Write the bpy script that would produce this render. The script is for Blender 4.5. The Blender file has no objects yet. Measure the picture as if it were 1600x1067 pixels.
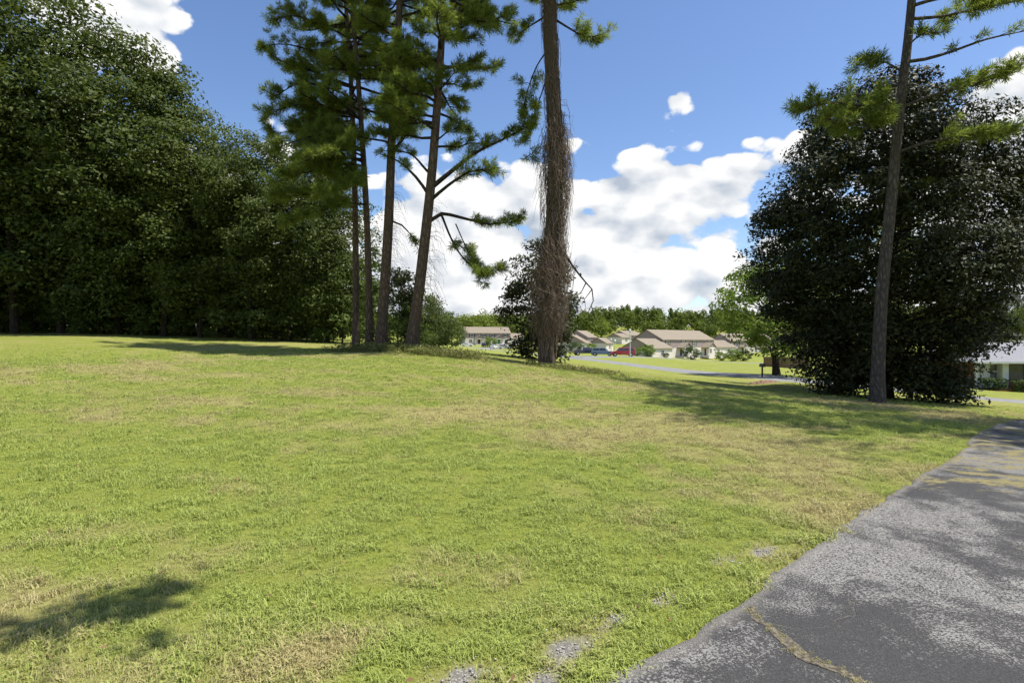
import bpy, math, random
import numpy as np
from mathutils import Vector

sc = bpy.context.scene
R = math.radians
COL = sc.collection

# ------------------------------------------------------------------ camera
FPX, CH, HY = 1600 * 20 / 36, 1.6, 533.5
def P(px, py, D):
    """world point seen at photo position (px,py) at distance D along the view axis"""
    return np.array([(px - 800) / FPX * D, D, CH - (py - HY) / FPX * D])
cd = bpy.data.cameras.new('camera'); cam = bpy.data.objects.new('camera', cd); COL.objects.link(cam)
cam.location = (0, 0, CH); cam.rotation_euler = (R(90), 0, 0)
cd.lens = 20; cd.sensor_width = 36; cd.clip_start = .05; cd.clip_end = 8000
sc.camera = cam

# ------------------------------------------------------------------ light
SUN_EL, SUN_AZ = R(66), R(-6)          # azimuth measured from +X towards +Y
S = Vector((math.cos(SUN_EL) * math.cos(SUN_AZ), math.cos(SUN_EL) * math.sin(SUN_AZ), math.sin(SUN_EL)))
ld = bpy.data.lights.new('sun', 'SUN'); ld.energy = 5.0; ld.angle = R(.53); ld.color = (1, .955, .87)
sun = bpy.data.objects.new('sun', ld); COL.objects.link(sun)
sun.rotation_euler = S.to_track_quat('Z', 'Y').to_euler()

vs = sc.view_settings
vs.view_transform = 'Standard'; vs.look = 'None'; vs.exposure = 0.6; vs.gamma = 1.0; vs.use_curve_mapping = False
sc.render.engine = 'CYCLES'
sc.cycles.max_bounces = 5; sc.cycles.diffuse_bounces = 2; sc.cycles.glossy_bounces = 2
sc.cycles.transmission_bounces = 4; sc.cycles.transparent_max_bounces = 4
sc.cycles.use_denoising = True; sc.cycles.use_adaptive_sampling = True; sc.cycles.adaptive_threshold = .03

# ------------------------------------------------------------------ node helper
class NT:
    def __init__(s, tree): s.t = tree; s.n = tree.nodes; s.l = tree.links
    def new(s, typ, **kw):
        n = s.n.new(typ)
        for k, v in kw.items(): setattr(n, k, v)
        return n
    def put(s, sock, v):
        if hasattr(v, 'is_output'): s.l.new(v, sock)
        elif v is not None: sock.default_value = v
    def math(s, op, a, b=None, c=None, clamp=False):
        n = s.new('ShaderNodeMath', operation=op, use_clamp=clamp)
        for i, v in enumerate((a, b, c)): s.put(n.inputs[i], v)
        return n.outputs[0]
    def mix(s, f, a, b):
        n = s.new('ShaderNodeMix', data_type='RGBA')
        s.put(n.inputs[0], f); s.put(n.inputs[6], a); s.put(n.inputs[7], b); return n.outputs[2]
    def ramp(s, f, lo, hi, a=0., b=1.):
        n = s.new('ShaderNodeMapRange', interpolation_type='SMOOTHSTEP')
        s.put(n.inputs[0], f); s.put(n.inputs[1], lo); s.put(n.inputs[2], hi); s.put(n.inputs[3], a); s.put(n.inputs[4], b)
        return n.outputs[0]
    def noise(s, vec, scale, detail=4, rough=.55, dist=0.):
        n = s.new('ShaderNodeTexNoise'); s.put(n.inputs['Vector'], vec)
        n.inputs['Scale'].default_value = scale; n.inputs['Detail'].default_value = detail
        n.inputs['Roughness'].default_value = rough; n.inputs['Distortion'].default_value = dist
        return n.outputs['Fac']
    def vor(s, vec, scale, feature='F1', detail=0, rough=.5):
        n = s.new('ShaderNodeTexVoronoi', feature=feature); s.put(n.inputs['Vector'], vec)
        n.inputs['Scale'].default_value = scale; n.inputs['Detail'].default_value = detail; n.inputs['Roughness'].default_value = rough
        return n.outputs['Distance']
def c4(c): return (c[0], c[1], c[2], 1.)

# ------------------------------------------------------------------ world: Nishita sky with cumulus
w = bpy.data.worlds.new('World'); sc.world = w; w.use_nodes = True; w.cycles.sampling_method = 'MANUAL'; w.cycles.sample_map_resolution = 512
W = NT(w.node_tree); W.n.clear()
sky = W.new('ShaderNodeTexSky', sky_type='NISHITA', sun_disc=False, sun_elevation=SUN_EL, sun_rotation=R(90) - SUN_AZ)
sky.altitude = 250; sky.air_density = 1.0; sky.dust_density = .6; sky.ozone_density = 2.2
tc = W.new('ShaderNodeTexCoord'); sx = W.new('ShaderNodeSeparateXYZ'); W.l.new(tc.outputs['Generated'], sx.inputs[0])
az = W.math('ARCTAN2', sx.outputs[0], sx.outputs[1]); el = W.math('ARCSINE', sx.outputs[2])
def cloudfield(daz, de, det, b=None):
    a = W.math('ADD', az, daz); e = W.math('ADD', el, de)
    cv = W.new('ShaderNodeCombineXYZ')
    ca = W.math('COSINE', e)
    W.l.new(W.math('MULTIPLY', W.math('SINE', a), ca), cv.inputs[0]); W.l.new(W.math('MULTIPLY', W.math('COSINE', a), ca), cv.inputs[1])
    W.l.new(W.math('MULTIPLY', e, 1.55), cv.inputs[2])
    v = cv.outputs[0]
    n1 = W.noise(v, 5., 1, .5); n2 = W.noise(v, 11., det, .56)
    vo = W.vor(v, 13., 'F1', 1, .55)
    n = W.math('ADD', W.math('MULTIPLY', n1, .55), W.math('MULTIPLY', n2, .46))
    n = W.math('ADD', n, W.math('MULTIPLY', W.math('SUBTRACT', .42, vo), .30))
    if b is not None: return W.math('ADD', n, b), b
    # cover: a bank of cumulus over the horizon, open blue above
    b = W.math('ADD', W.ramp(e, .25, .40, .185, -.19), W.ramp(e, 0.02, .16, .16, 0.))
    def blob(a0, e0, sa, se, k):
        q = W.math('ADD', W.math('POWER', W.math('DIVIDE', W.math('SUBTRACT', a, a0), sa), 2.), W.math('POWER', W.math('DIVIDE', W.math('SUBTRACT', e, e0), se), 2.))
        return W.math('MULTIPLY', W.math('EXPONENT', W.math('MULTIPLY', q, -1.)), k)
    for args in ((-.60, .44, .15, .10, .50), (.74, .27, .14, .18, .40), (.284, .387, .04, .036, .40), (.545, .455, .05, .025, .26),
                 (.50, .17, .06, .045, -.22), (-.02, .17, .25, .10, .10), (.27, .20, .22, .09, .10), (.10, .40, .5, .06, -.10)):
        b = W.math('ADD', b, blob(*args))
    return W.math('ADD', n, b), b
n0, cover = cloudfield(0., 0., 5); n1, cover = cloudfield(.022, .04, 4, cover)
dens = W.ramp(n0, .515, .575)
shade = W.math('MULTIPLY', W.math('SUBTRACT', n0, n1), 3.4)
lit = W.math('ADD', W.math('ADD', shade, W.ramp(n0, .60, .95, .12, -.14)), .72, clamp=True)
ccol = W.mix(lit, c4((2.7, 3.1, 3.7)), c4((6.0, 6.0, 5.95)))
dens = W.math('MULTIPLY', dens, W.ramp(el, -.02, .03))
# a little more saturation in the clear blue
hs = W.new('ShaderNodeHueSaturation'); hs.inputs['Saturation'].default_value = 1.1; hs.inputs['Value'].default_value = 1.0; hs.inputs['Hue'].default_value = .506
W.l.new(sky.outputs[0], hs.inputs['Color'])
wc = W.mix(dens, hs.outputs[0], ccol)
bg = W.new('ShaderNodeBackground'); W.l.new(wc, bg.inputs[0]); bg.inputs[1].default_value = .118
W.l.new(bg.outputs[0], W.new('ShaderNodeOutputWorld').inputs[0])

# ------------------------------------------------------------------ object helpers
def tag(o, label=None, cat=None, group=None, kind=None):
    for k, v in (('label', label), ('category', cat), ('group', group), ('kind', kind)):
        if v: o[k] = v
    return o
def mesh(name, v, f, smooth=False):
    v = np.asarray(v, dtype=np.float32); me = bpy.data.meshes.new(name)
    if isinstance(f, np.ndarray):
        n, k = f.shape
        me.vertices.add(len(v)); me.vertices.foreach_set('co', v.ravel())
        me.loops.add(n * k); me.loops.foreach_set('vertex_index', f.astype(np.int32).ravel())
        me.polygons.add(n); me.polygons.foreach_set('loop_start', np.arange(0, n * k, k, dtype=np.int32))
        me.update(calc_edges=True)
    else:
        me.from_pydata([tuple(map(float, q)) for q in v], [], f); me.update()
    if smooth: me.polygons.foreach_set('use_smooth', np.ones(len(me.polygons), dtype=bool))
    return me
def obj(name, me, mat=None, parent=None, loc=None, rz=None):
    o = bpy.data.objects.new(name, me); COL.objects.link(o)
    if mat and not me.materials: me.materials.append(mat)
    if parent: o.parent = parent
    if loc is not None: o.location = tuple(map(float, loc))
    if rz is not None: o.rotation_euler = (0, 0, rz)
    return o
def empty(name, loc, rz=0.):
    o = bpy.data.objects.new(name, None); COL.objects.link(o); o.location = tuple(map(float, loc)); o.rotation_euler = (0, 0, rz)
    o.empty_display_size = .3
    return o
def copy_tree(o, parent=None):
    c = o.copy(); COL.objects.link(c); c.parent = parent
    for ch in [x for x in bpy.data.objects if x.parent == o]: copy_tree(ch, c)
    return c
class MB:
    """collects shapes for one mesh"""
    def __init__(s): s.v = []; s.f = []
    def add(s, v, f):
        k = len(s.v); s.v += [tuple(map(float, q)) for q in v]; s.f += [tuple(int(i) + k for i in q) for q in f]; return s
    def box(s, x0, x1, y0, y1, z0, z1):
        return s.add([(x0,y0,z0),(x1,y0,z0),(x1,y1,z0),(x0,y1,z0),(x0,y0,z1),(x1,y0,z1),(x1,y1,z1),(x0,y1,z1)],
                     [(3,2,1,0),(4,5,6,7),(0,1,5,4),(1,2,6,5),(2,3,7,6),(3,0,4,7)])
    def prism(s, poly, y0, y1):
        """polygon in x,z extruded along y"""
        n = len(poly)
        return s.add([(x, y0, z) for x, z in poly] + [(x, y1, z) for x, z in poly],
                     [tuple(range(n)), tuple(range(2 * n - 1, n - 1, -1))] + [(i, i + n, (i + 1) % n + n, (i + 1) % n) for i in range(n)])
    def prismx(s, poly, x0, x1):
        """polygon in y,z extruded along x"""
        n = len(poly)
        return s.add([(x0, y, z) for y, z in poly] + [(x1, y, z) for y, z in poly],
                     [tuple(range(n - 1, -1, -1)), tuple(range(n, 2 * n))] + [(i, (i + 1) % n, (i + 1) % n + n, i + n) for i in range(n)])
    def tube(s, pts, rad, k=8):
        v, f = tube(pts, rad, k); return s.add(v, f)
    def build(s, name, mat, parent=None, smooth=False, loc=None): return obj(name, mesh(name, s.v, s.f, smooth), mat, parent, loc)
def tube(pts, rad, k=8, cap=True):
    pts = np.asarray(pts, float); n = len(pts)
    rad = np.broadcast_to(np.asarray(rad, float), (n,))
    t = np.gradient(pts, axis=0); t /= np.linalg.norm(t, axis=1)[:, None] + 1e-9
    ref = np.array([.31, .95, .05]) if abs(t[:, 2]).mean() > .5 else np.array([.05, .1, 1.])
    a = np.cross(t, ref); a /= np.linalg.norm(a, axis=1)[:, None] + 1e-9
    b = np.cross(t, a)
    th = np.linspace(0, 2 * math.pi, k, endpoint=False)
    v = (pts[:, None] + rad[:, None, None] * (np.cos(th)[None, :, None] * a[:, None] + np.sin(th)[None, :, None] * b[:, None])).reshape(-1, 3)
    i = np.arange(n - 1)[:, None] * k; j = np.arange(k)[None]; jn = (j + 1) % k
    f = np.stack([i + j, i + jn, i + k + jn, i + k + j], -1).reshape(-1, 4)
    return v, f
class Geo:
    """numpy collector of quads"""
    def __init__(s): s.v = []; s.f = []; s.n = 0
    def add(s, v, f): s.v.append(v); s.f.append(f + s.n); s.n += len(v)
    def get(s): return np.concatenate(s.v), np.concatenate(s.f)
def spline(pts, step):
    """Catmull-Rom through the points, resampled about every step"""
    p = np.asarray(pts, float); p = np.vstack([2 * p[0] - p[1], p, 2 * p[-1] - p[-2]]); out = []
    for i in range(1, len(p) - 2):
        m = max(1, int(np.linalg.norm(p[i + 1] - p[i]) / step)); t = np.linspace(0, 1, m, endpoint=False)[:, None]
        a, b, c, d = p[i - 1], p[i], p[i + 1], p[i + 2]
        out.append(.5 * (2 * b + (c - a) * t + (2 * a - 5 * b + 4 * c - d) * t ** 2 + (3 * b - a - 3 * c + d) * t ** 3))
    out.append(p[-2][None]); return np.vstack(out)
def hnoise(x, y, seed=0):
    """value noise 0..1"""
    xi = np.floor(x).astype(np.int64); yi = np.floor(y).astype(np.int64); fx = x - xi; fy = y - yi
    def h(a, b):
        n = (a * 374761393 + b * 668265263 + seed * 974711) & 0xffffffff
        n = ((n ^ (n >> 13)) * 1274126177) & 0xffffffff
        return ((n ^ (n >> 16)) & 0xffff) / 65535.
    fx = fx * fx * (3 - 2 * fx); fy = fy * fy * (3 - 2 * fy)
    return (h(xi, yi) * (1 - fx) + h(xi + 1, yi) * fx) * (1 - fy) + (h(xi, yi + 1) * (1 - fx) + h(xi + 1, yi + 1) * fx) * fy
def fbm(x, y, seed=0, oct=4):
    s = 0; a = .5; t = 0
    for o in range(oct): s = s + a * hnoise(x * 2 ** o + 17.3 * o, y * 2 ** o - 9.1 * o, seed + o); t += a; a *= .55
    return s / t
def sstep(x, a, b): t = np.clip((x - a) / (b - a), 0, 1); return t * t * (3 - 2 * t)

# ------------------------------------------------------------------ terrain heights
_c = [P(*q) for q in [(540,549,25),(600,547,25),(648,549,24),(855,573,24),(850,561,29),(0,526,30),(150,528,30),(250,534,30),(400,544,28),(-300,522,28),
      (1370,629,19),(1195,604,31),(1545,667,12),(1600,628,38),(1490,620,36.5),(1250,597,42),(1100,584,54),(1000,572,68),(900,560,92),(830,552,120),(760,546,150),(728,541,175),
      (900,568,40),(900,564,60),(700,549,60),(692,541,140),(1035,558,160),(1118,560.5,180),(1185,566,140),(1100,564,120),(940,556.5,125),(1000,557,128),
      (722,538,250),(800,541,255),(1560,610,55),(1700,615,55),(1640,640,22),(1750,660,20),(1220,586,48),(1200,572,75)]]
_c += [np.array(q, float) for q in [(-6,0,.08),(6,0,0),(0,-10,0),(0,4,0),(-4,4,.05),(4,5,0),(-10,8,.3),(0,10,.14),(5,9,-.02),(2,3,0),(9,10,-.12),(-40,25,2.4),(-60,60,3),(-25,60,2.6),(-60,150,3),
      (0,300,4),(120,300,3),(-100,320,6),(250,300,4),(100,420,12),(-100,420,12),(300,420,12),(400,100,-4),(110,90,-3.4),(-400,100,6),(0,900,22),(500,900,22),(-500,900,22),(300,-200,0),(-300,-200,0),(0,-60,0),(60,10,-1.5)]]
_c = np.array(_c)
def warp(x, y):
    r = np.hypot(x, y) + 1e-6; s = np.arcsinh(r / 14.) * 14. / r
    return np.stack([x * s, y * s], -1) / 10.
def _k(d2): return .5 * d2 * np.log(d2 + 1e-9)
_w = warp(_c[:, 0], _c[:, 1]); _n = len(_c)
_A = np.zeros((_n + 3, _n + 3)); _A[:_n, :_n] = _k(((_w[:, None] - _w[None]) ** 2).sum(-1)) + np.eye(_n) * .02
_A[:_n, _n] = 1; _A[:_n, _n + 1:] = _w; _A[_n, :_n] = 1; _A[_n + 1:, :_n] = _w.T
_sol = np.linalg.solve(_A, np.concatenate([_c[:, 2], np.zeros(3)]))
def T(x, y):
    x = np.asarray(x, float); y = np.asarray(y, float); sh = x.shape; q = warp(x.ravel(), y.ravel()); out = np.empty(len(q))
    for i in range(0, len(q), 20000):
        d = q[i:i + 20000]; out[i:i + 20000] = _k(((d[:, None] - _w[None]) ** 2).sum(-1)) @ _sol[:_n] + _sol[_n] + d @ _sol[_n + 1:]
    r = np.hypot(x.ravel(), y.ravel()); out = np.where(r > 900, out * np.exp(-np.maximum(r - 900, 0) / 900) + 22 * (1 - np.exp(-np.maximum(r - 900, 0) / 900)), out)
    return out.reshape(sh)
def G(px, D, dz=0.):
    """point on the ground in the direction px at distance D"""
    x = (px - 800) / FPX * D; return np.array([x, D, float(T(x, D)) + dz])

# driveway left edge and the road
EDGE = spline([(-9,-8.5),(-6,-5),(-2,-.4),(-.3,1.85),(.45,2.67),(1.37,3.47),(2.15,4.25),(4.08,6.05),(6.6,8.4),(9.2,11.1),(13,14.6),(20,20.3),(30,28.2),(38,34)], .08)
def drive_side(x, y):
    """signed distance to the driveway's left edge, positive on the asphalt"""
    x = np.asarray(x, float).ravel(); y = np.asarray(y, float).ravel(); e = EDGE[::4]; d = np.empty(len(x))
    tg = np.gradient(e, axis=0)
    for i in range(0, len(x), 20000):
        dx = x[i:i + 20000, None] - e[None, :, 0]; dy = y[i:i + 20000, None] - e[None, :, 1]
        q = dx * dx + dy * dy; j = q.argmin(1); a = np.arange(len(j))
        s = dx[a, j] * tg[j, 1] - dy[a, j] * tg[j, 0]
        d[i:i + 20000] = np.sqrt(q[a, j]) * np.sign(s)
    return d
ROAD = [P(*q)[:2] for q in [(728,541,178),(760,546,150),(830,552,120),(900,560,92),(1000,572,68),(1100,584,54),(1250,597,43),(1490,620,38.5)]] + [np.array(q) for q in [(33.5,37.5),(46,36.),(70,34),(110,33)]]

GRAVEL = [(.30,2.98,.22,.13),(.59,3.27,.13,.07),(.95,3.55,.13,.06),(1.92,4.33,.2,.1),(-.24,2.72,.2,.09),(1.55,4.15,.12,.05),(.12,2.66,.2,.08)]
STRAW = [(-.95,2.95,.22,.16),(-8.,15.,2.2,.7),(-1.6,10.5,1.5,.5),(1.4,8.8,1.0,.35)]
def gauss(x, y, L, rot=.6):
    s = 0
    for a, b, p, q in L:
        u = (x - a) * math.cos(rot) + (y - b) * math.sin(rot); v = -(x - a) * math.sin(rot) + (y - b) * math.cos(rot)
        s = s + np.exp(-((u / p) ** 2 + (v / q) ** 2))
    return np.clip(s, 0, 1)
def dry_and_mow_shade(x, y):
    d = .55 * fbm(x * .28, y * .28, 3, 4) + .45 * fbm(x * 1.7, y * 1.7, 9, 4)
    d = sstep(d, .37, .74)
    s = np.hypot(x + 2., y - 28.) + .5 * fbm(x * .15, y * .15, 21, 2)
    d = d + .17 * np.clip(np.sin(s * 2 * math.pi / 1.7) * 1.8, -1, 1) * sstep(y, 5, 11)  # mow bands: light and dark of leaning blades, put into the colour
    d = d * (1 - .55 * sstep(np.hypot(x, y), 34, 70))
    return np.clip(d + .75 * gauss(x, y, STRAW) + .8 * gauss(x, y, GRAVEL), 0, 1)

# ------------------------------------------------------------------ materials
def princ(name, rough=.8, spec=.3):
    m = bpy.data.materials.new(name); m.use_nodes = True; t = NT(m.node_tree)
    b = t.n['Principled BSDF']; b.inputs['Roughness'].default_value = rough; b.inputs['Specular IOR Level'].default_value = spec
    return m, t, b
def objco(t): return t.new('ShaderNodeTexCoord').outputs['Object']
def bump(t, b, h, strength=.4, dist=.02):
    n = t.new('ShaderNodeBump'); n.inputs['Strength'].default_value = strength; n.inputs['Distance'].default_value = dist
    t.put(n.inputs['Height'], h); t.l.new(n.outputs[0], b.inputs['Normal'])
def mat(name, c1, c2=None, scale=4., rough=.8, spec=.3, bmp=0., metal=0.):
    m, t, b = princ(name, rough, spec); b.inputs['Metallic'].default_value = metal
    c2 = c2 or tuple(x * .8 for x in c1); co = objco(t); n = t.noise(co, scale, 5, .6)
    t.l.new(t.mix(t.ramp(n, .3, .7), c4(c1), c4(c2)), b.inputs['Base Color'])
    if bmp: bump(t, b, n, bmp)
    return m
def leafmat(name, dark, light, trans=.35, rough=.5, spec=.35, tone=False):
    rough, spec = min(.7, rough + .12), spec * .5
    m, t, b = princ(name, rough, spec)
    g = t.new('ShaderNodeNewGeometry'); oi = t.new('ShaderNodeObjectInfo')
    f = t.math('ADD', t.math('MULTIPLY', g.outputs['Random Per Island'], .7), t.math('MULTIPLY', t.noise(objco(t), .7, 2), .5))
    if tone:
        a = t.new('ShaderNodeAttribute', attribute_name='tone'); f = t.math('ADD', t.math('MULTIPLY', f, .45), t.math('MULTIPLY', a.outputs['Fac'], .65))
    else: f = t.math('ADD', f, t.math('MULTIPLY', t.math('SUBTRACT', oi.outputs['Random'], .5), .35))
    col = t.mix(t.math('ADD', f, 0., clamp=True), c4(dark), c4(light))
    t.l.new(col, b.inputs['Base Color'])
    tr = t.new('ShaderNodeBsdfTranslucent'); t.l.new(t.mix(.35, col, c4((light[0] * 1.5, light[1] * 1.5, light[2] * .7))), tr.inputs[0])
    mx = t.new('ShaderNodeMixShader'); mx.inputs[0].default_value = trans
    t.l.new(b.outputs[0], mx.inputs[1]); t.l.new(tr.outputs[0], mx.inputs[2]); t.l.new(mx.outputs[0], t.n['Material Output'].inputs[0])
    return m
def barkmat(name, c1, c2, sc_=9.):
    m, t, b = princ(name, .95, .1); co = objco(t)
    mp = t.new('ShaderNodeMapping'); mp.inputs['Scale'].default_value = (1, 1, .28); t.l.new(co, mp.inputs[0])
    v = t.vor(mp.outputs[0], sc_, 'DISTANCE_TO_EDGE', 1); n = t.noise(mp.outputs[0], sc_ * 2.5, 6, .65)
    f = t.math('MULTIPLY', t.ramp(v, .0, .22), t.ramp(n, .25, .75))
    t.l.new(t.mix(f, c4(c1), c4(c2)), b.inputs['Base Color']); bump(t, b, f, .9, .05)
    return m

# lawn: colour follows the dried patches and painted mow-band shading stored on the mesh
def lawnmat():
    m, t, b = princ('lawn', .95, .1); co = objco(t)
    dr = t.new('ShaderNodeAttribute', attribute_name='dry_mow_shade').outputs['Fac']; gv = t.new('ShaderNodeAttribute', attribute_name='gravel').outputs['Fac']
    n1 = t.noise(co, 22, 6, .7); n2 = t.noise(co, 2.3, 5, .6); n3 = t.noise(co, 90, 3, .6)
    g = t.mix(t.ramp(n1, .3, .7), c4((.145, .172, .024)), c4((.25, .28, .055)))
    tan = t.mix(t.ramp(n1, .3, .7), c4((.235, .205, .085)), c4((.36, .315, .135)))
    f = t.math('ADD', t.math('MULTIPLY', dr, .75), t.math('MULTIPLY', t.math('SUBTRACT', n2, .5), .5), clamp=True)
    c = t.mix(f, g, tan)
    c = t.mix(t.ramp(n3, .55, .75, 0., .35), c, c4((.07, .065, .03)))
    st = t.mix(t.ramp(t.vor(co, 55), .1, .6), c4((.42, .40, .36)), c4((.20, .185, .16)))
    c = t.mix(t.ramp(gv, .40, .85), c, st)
    t.l.new(c, b.inputs['Base Color']); bump(t, b, t.math('ADD', n1, n3), .8, .03)
    return m
def asphalt_drive():
    m, t, b = princ('driveway_asphalt', .9, .2); co = objco(t)
    big = t.noise(co, .55, 4, .6, .4); mid = t.noise(co, 3.2, 5, .65)
    wear = t.ramp(t.math('ADD', t.math('MULTIPLY', big, .70), t.math('MULTIPLY', mid, .42)), .42, .62)
    sp = t.noise(co, 75, 4, .7); sp2 = t.vor(co, 95)
    stone = t.ramp(t.math('ADD', sp, t.math('MULTIPLY', wear, .13)), .555, .63)
    base = t.mix(sp2, c4((.034, .034, .035)), c4((.076, .075, .074)))
    c = t.mix(t.math('MULTIPLY', stone, t.math('ADD', t.math('MULTIPLY', wear, .80), .22)), base, c4((.245, .236, .22)))
    ed = t.new('ShaderNodeAttribute', attribute_name='edge').outputs['Fac']
    c = t.mix(t.math('MULTIPLY', t.ramp(t.math('ADD', ed, t.math('MULTIPLY', mid, .6)), .55, 1.0), .7), c, c4((.27, .25, .22)))
    # fine cracks
    wob = t.new('ShaderNodeVectorMath', operation='ADD'); t.l.new(co, wob.inputs[0])
    nn = t.new('ShaderNodeTexNoise'); nn.inputs['Scale'].default_value = 2.5; t.l.new(co, nn.inputs['Vector'])
    sm = t.new('ShaderNodeVectorMath', operation='SCALE'); t.l.new(nn.outputs['Color'], sm.inputs[0]); sm.inputs[3].default_value = .5; t.l.new(sm.outputs[0], wob.inputs[1])
    nn.inputs['Detail'].default_value = 6; ck = t.vor(wob.outputs[0], .8, 'DISTANCE_TO_EDGE')
    crack = t.math('MULTIPLY', t.ramp(ck, .002, .007, 1., 0.), t.ramp(t.noise(co, .9, 2), .48, .6))
    c = t.mix(t.math('MULTIPLY', crack, .35), c, c4((.30, .27, .21)))
    # dry clippings lying on the far part
    cl = t.new('ShaderNodeAttribute', attribute_name='clip').outputs['Fac']
    mp = t.new('ShaderNodeMapping'); mp.inputs['Scale'].default_value = (1., 1.7, 1); mp.inputs['Rotation'].default_value = (0, 0, .35); t.l.new(co, mp.inputs[0])
    cn = t.noise(mp.outputs[0], 1.6, 9, .74)
    cm = t.ramp(t.math('ADD', cn, t.math('MULTIPLY', cl, .12)), .60, .68)
    c = t.mix(t.math('MULTIPLY', cm, t.ramp(cl, .1, .4)), c, t.mix(sp, c4((.17, .15, .06)), c4((.33, .28, .13))))
    t.l.new(c, b.inputs['Base Color']); bump(t, b, t.math('SUBTRACT', t.math('ADD', sp, stone), t.math('MULTIPLY', crack, 2.)), .7, .012)
    return m
M = dict(
    lawn=lawnmat(), drive=asphalt_drive(),
    road=mat('road_asphalt', (.225, .22, .215), (.165, .165, .165), 1.5, .9, .15),
    dirt=mat('dirt', (.19, .165, .125), (.055, .048, .036), 45, .95, .1, .6),
    bark=barkmat('pine_bark', (.08, .058, .043), (.27, .20, .15)),
    barkgrey=barkmat('grey_pine_bark', (.06, .052, .046), (.22, .195, .17)),
    barkdark=barkmat('dark_bark', (.03, .024, .019), (.105, .085, .066), 7),
    vine=mat('dead_vine', (.215, .168, .128), (.10, .074, .056), 14, .95, .1),
    deadwood=mat('dead_wood', (.22, .18, .15), (.12, .09, .07), 12, .95, .1),
    needle=leafmat('pine_needles', (.052, .10, .02), (.225, .275, .06), .5, .5, .3),
    oak=leafmat('oak_leaves', (.026, .048, .011), (.10, .128, .028), .30, .5, .4),
    oak2=leafmat('sweetgum_leaves', (.030, .054, .012), (.115, .145, .030), .32, .5, .35),
    lime=leafmat('light_green_leaves', (.075, .13, .020), (.19, .26, .05), .42, .5, .3),
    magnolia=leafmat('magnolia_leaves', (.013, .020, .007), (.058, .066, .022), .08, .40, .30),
    shrub=leafmat('shrub_leaves', (.035, .065, .012), (.12, .16, .035), .3, .5, .3),
    hedge=leafmat('hedge_leaves', (.02, .04, .010), (.07, .11, .025), .25, .5, .3),
    weed=leafmat('weed_leaves', (.08, .12, .025), (.24, .24, .09), .35, .6, .2),
    wood=leafmat('far_wood_leaves', (.026, .048, .016), (.17, .215, .038), .25, .7, .1, tone=True),
    white_brick=mat('painted_brick', (.74, .68, .62), (.66, .60, .54), 3, .8),
    siding=mat('mauve_siding', (.335, .275, .25), (.30, .25, .23), 1.2, .8),
    shingle=mat('tan_shingles', (.255, .215, .165), (.21, .178, .138), 2.5, .95, .1),
    greyshingle=mat('grey_shingles', (.27, .27, .285), (.19, .19, .20), 9, .95, .1),
    trim=mat('white_trim', (.78, .77, .74), (.72, .71, .68), 3, .6),
    shutter=mat('dark_shutter', (.045, .042, .042), None, 3, .6),
    glass=mat('window_glass', (.035, .042, .05), (.06, .07, .08), 1, .08, .6),
    door=mat('dark_door', (.09, .035, .025), None, 3, .6),
    green=mat('green_door', (.02, .30, .17), (.02, .25, .14), 2, .6),
    redbrick=mat('red_brick', (.30, .10, .06), (.22, .075, .05), 6, .9),
    palewall=mat('pale_siding', (.62, .66, .60), (.56, .60, .55), 2, .8),
    fence=mat('fence_boards', (.20, .12, .075), (.14, .085, .055), 4, .9),
    metal=mat('pale_metal', (.62, .62, .60), (.55, .55, .54), 3, .5),
    black=mat('black_metal', (.02, .02, .02), None, 3, .5),
    tyre=mat('tyre', (.015, .015, .016), None, 5, .9),
    rim=mat('wheel_rim', (.5, .5, .5), None, 5, .35, .5, 0, .6),
    lamp=mat('car_lamp', (.7, .68, .62), None, 5, .2, .6),
    mulch=mat('mulch', (.16, .075, .05), (.26, .19, .14), 18, .95, .1, .6),
)
def paint(name, c):
    m, t, b = princ(name, .3, .5); b.inputs['Base Color'].default_value = c4(c); b.inputs['Coat Weight'].default_value = .5; return m

# ------------------------------------------------------------------ ground
def build_ground():
    rr = np.concatenate([[.25], .5 * 1.038 ** np.arange(0, 236)])
    th = np.concatenate([np.linspace(-math.pi, -.95, 70, endpoint=False), np.linspace(-.95, .95, 230, endpoint=False), np.linspace(.95, math.pi, 70, endpoint=False)])
    x = rr[:, None] * np.sin(th)[None]; y = rr[:, None] * np.cos(th)[None]; nr, nt = x.shape
    z = T(x, y)
    # fill the gentle mound by the mulch pile
    m = G(1235, 29.); z = z + .38 * np.exp(-(((x - m[0]) / 1.5) ** 2 + ((y - m[1]) / 1.2) ** 2))
    z = z + (fbm(x * .9, y * .9, 5, 3) - .5) * .05 * sstep(drive_side(x, y).reshape(x.shape), .3, -1.)
    # under the driveway the ground sits lower so that the asphalt covers it
    ds = drive_side(x, y).reshape(x.shape); z = np.where((ds > .05) & (ds < 4.3), z - .03, z)
    v = np.stack([x, y, z], -1).reshape(-1, 3); i = np.arange(nr - 1)[:, None] * nt; j = np.arange(nt)[None]; jn = (j + 1) % nt
    f = np.stack([i + j, i + jn, i + nt + jn, i + nt + j], -1).reshape(-1, 4)[:, ::-1]
    v = np.vstack([v, [[0, 0, float(T(0., 0.))]]]); c = len(v) - 1
    me = mesh('lawn', v, np.ascontiguousarray(f), True)
    a = me.attributes.new('dry_mow_shade', 'FLOAT', 'POINT'); a.data.foreach_set('value', dry_and_mow_shade(v[:, 0], v[:, 1]).astype(np.float32))
    a = me.attributes.new('gravel', 'FLOAT', 'POINT'); gv = gauss(v[:, 0], v[:, 1], GRAVEL) * (.6 + .8 * fbm(v[:, 0] * 14, v[:, 1] * 14, 31, 3))
    a.data.foreach_set('value', gv.astype(np.float32))
    o = obj('ground', me, M['lawn']); tag(o, kind='structure'); return o
ground = build_ground()

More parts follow.
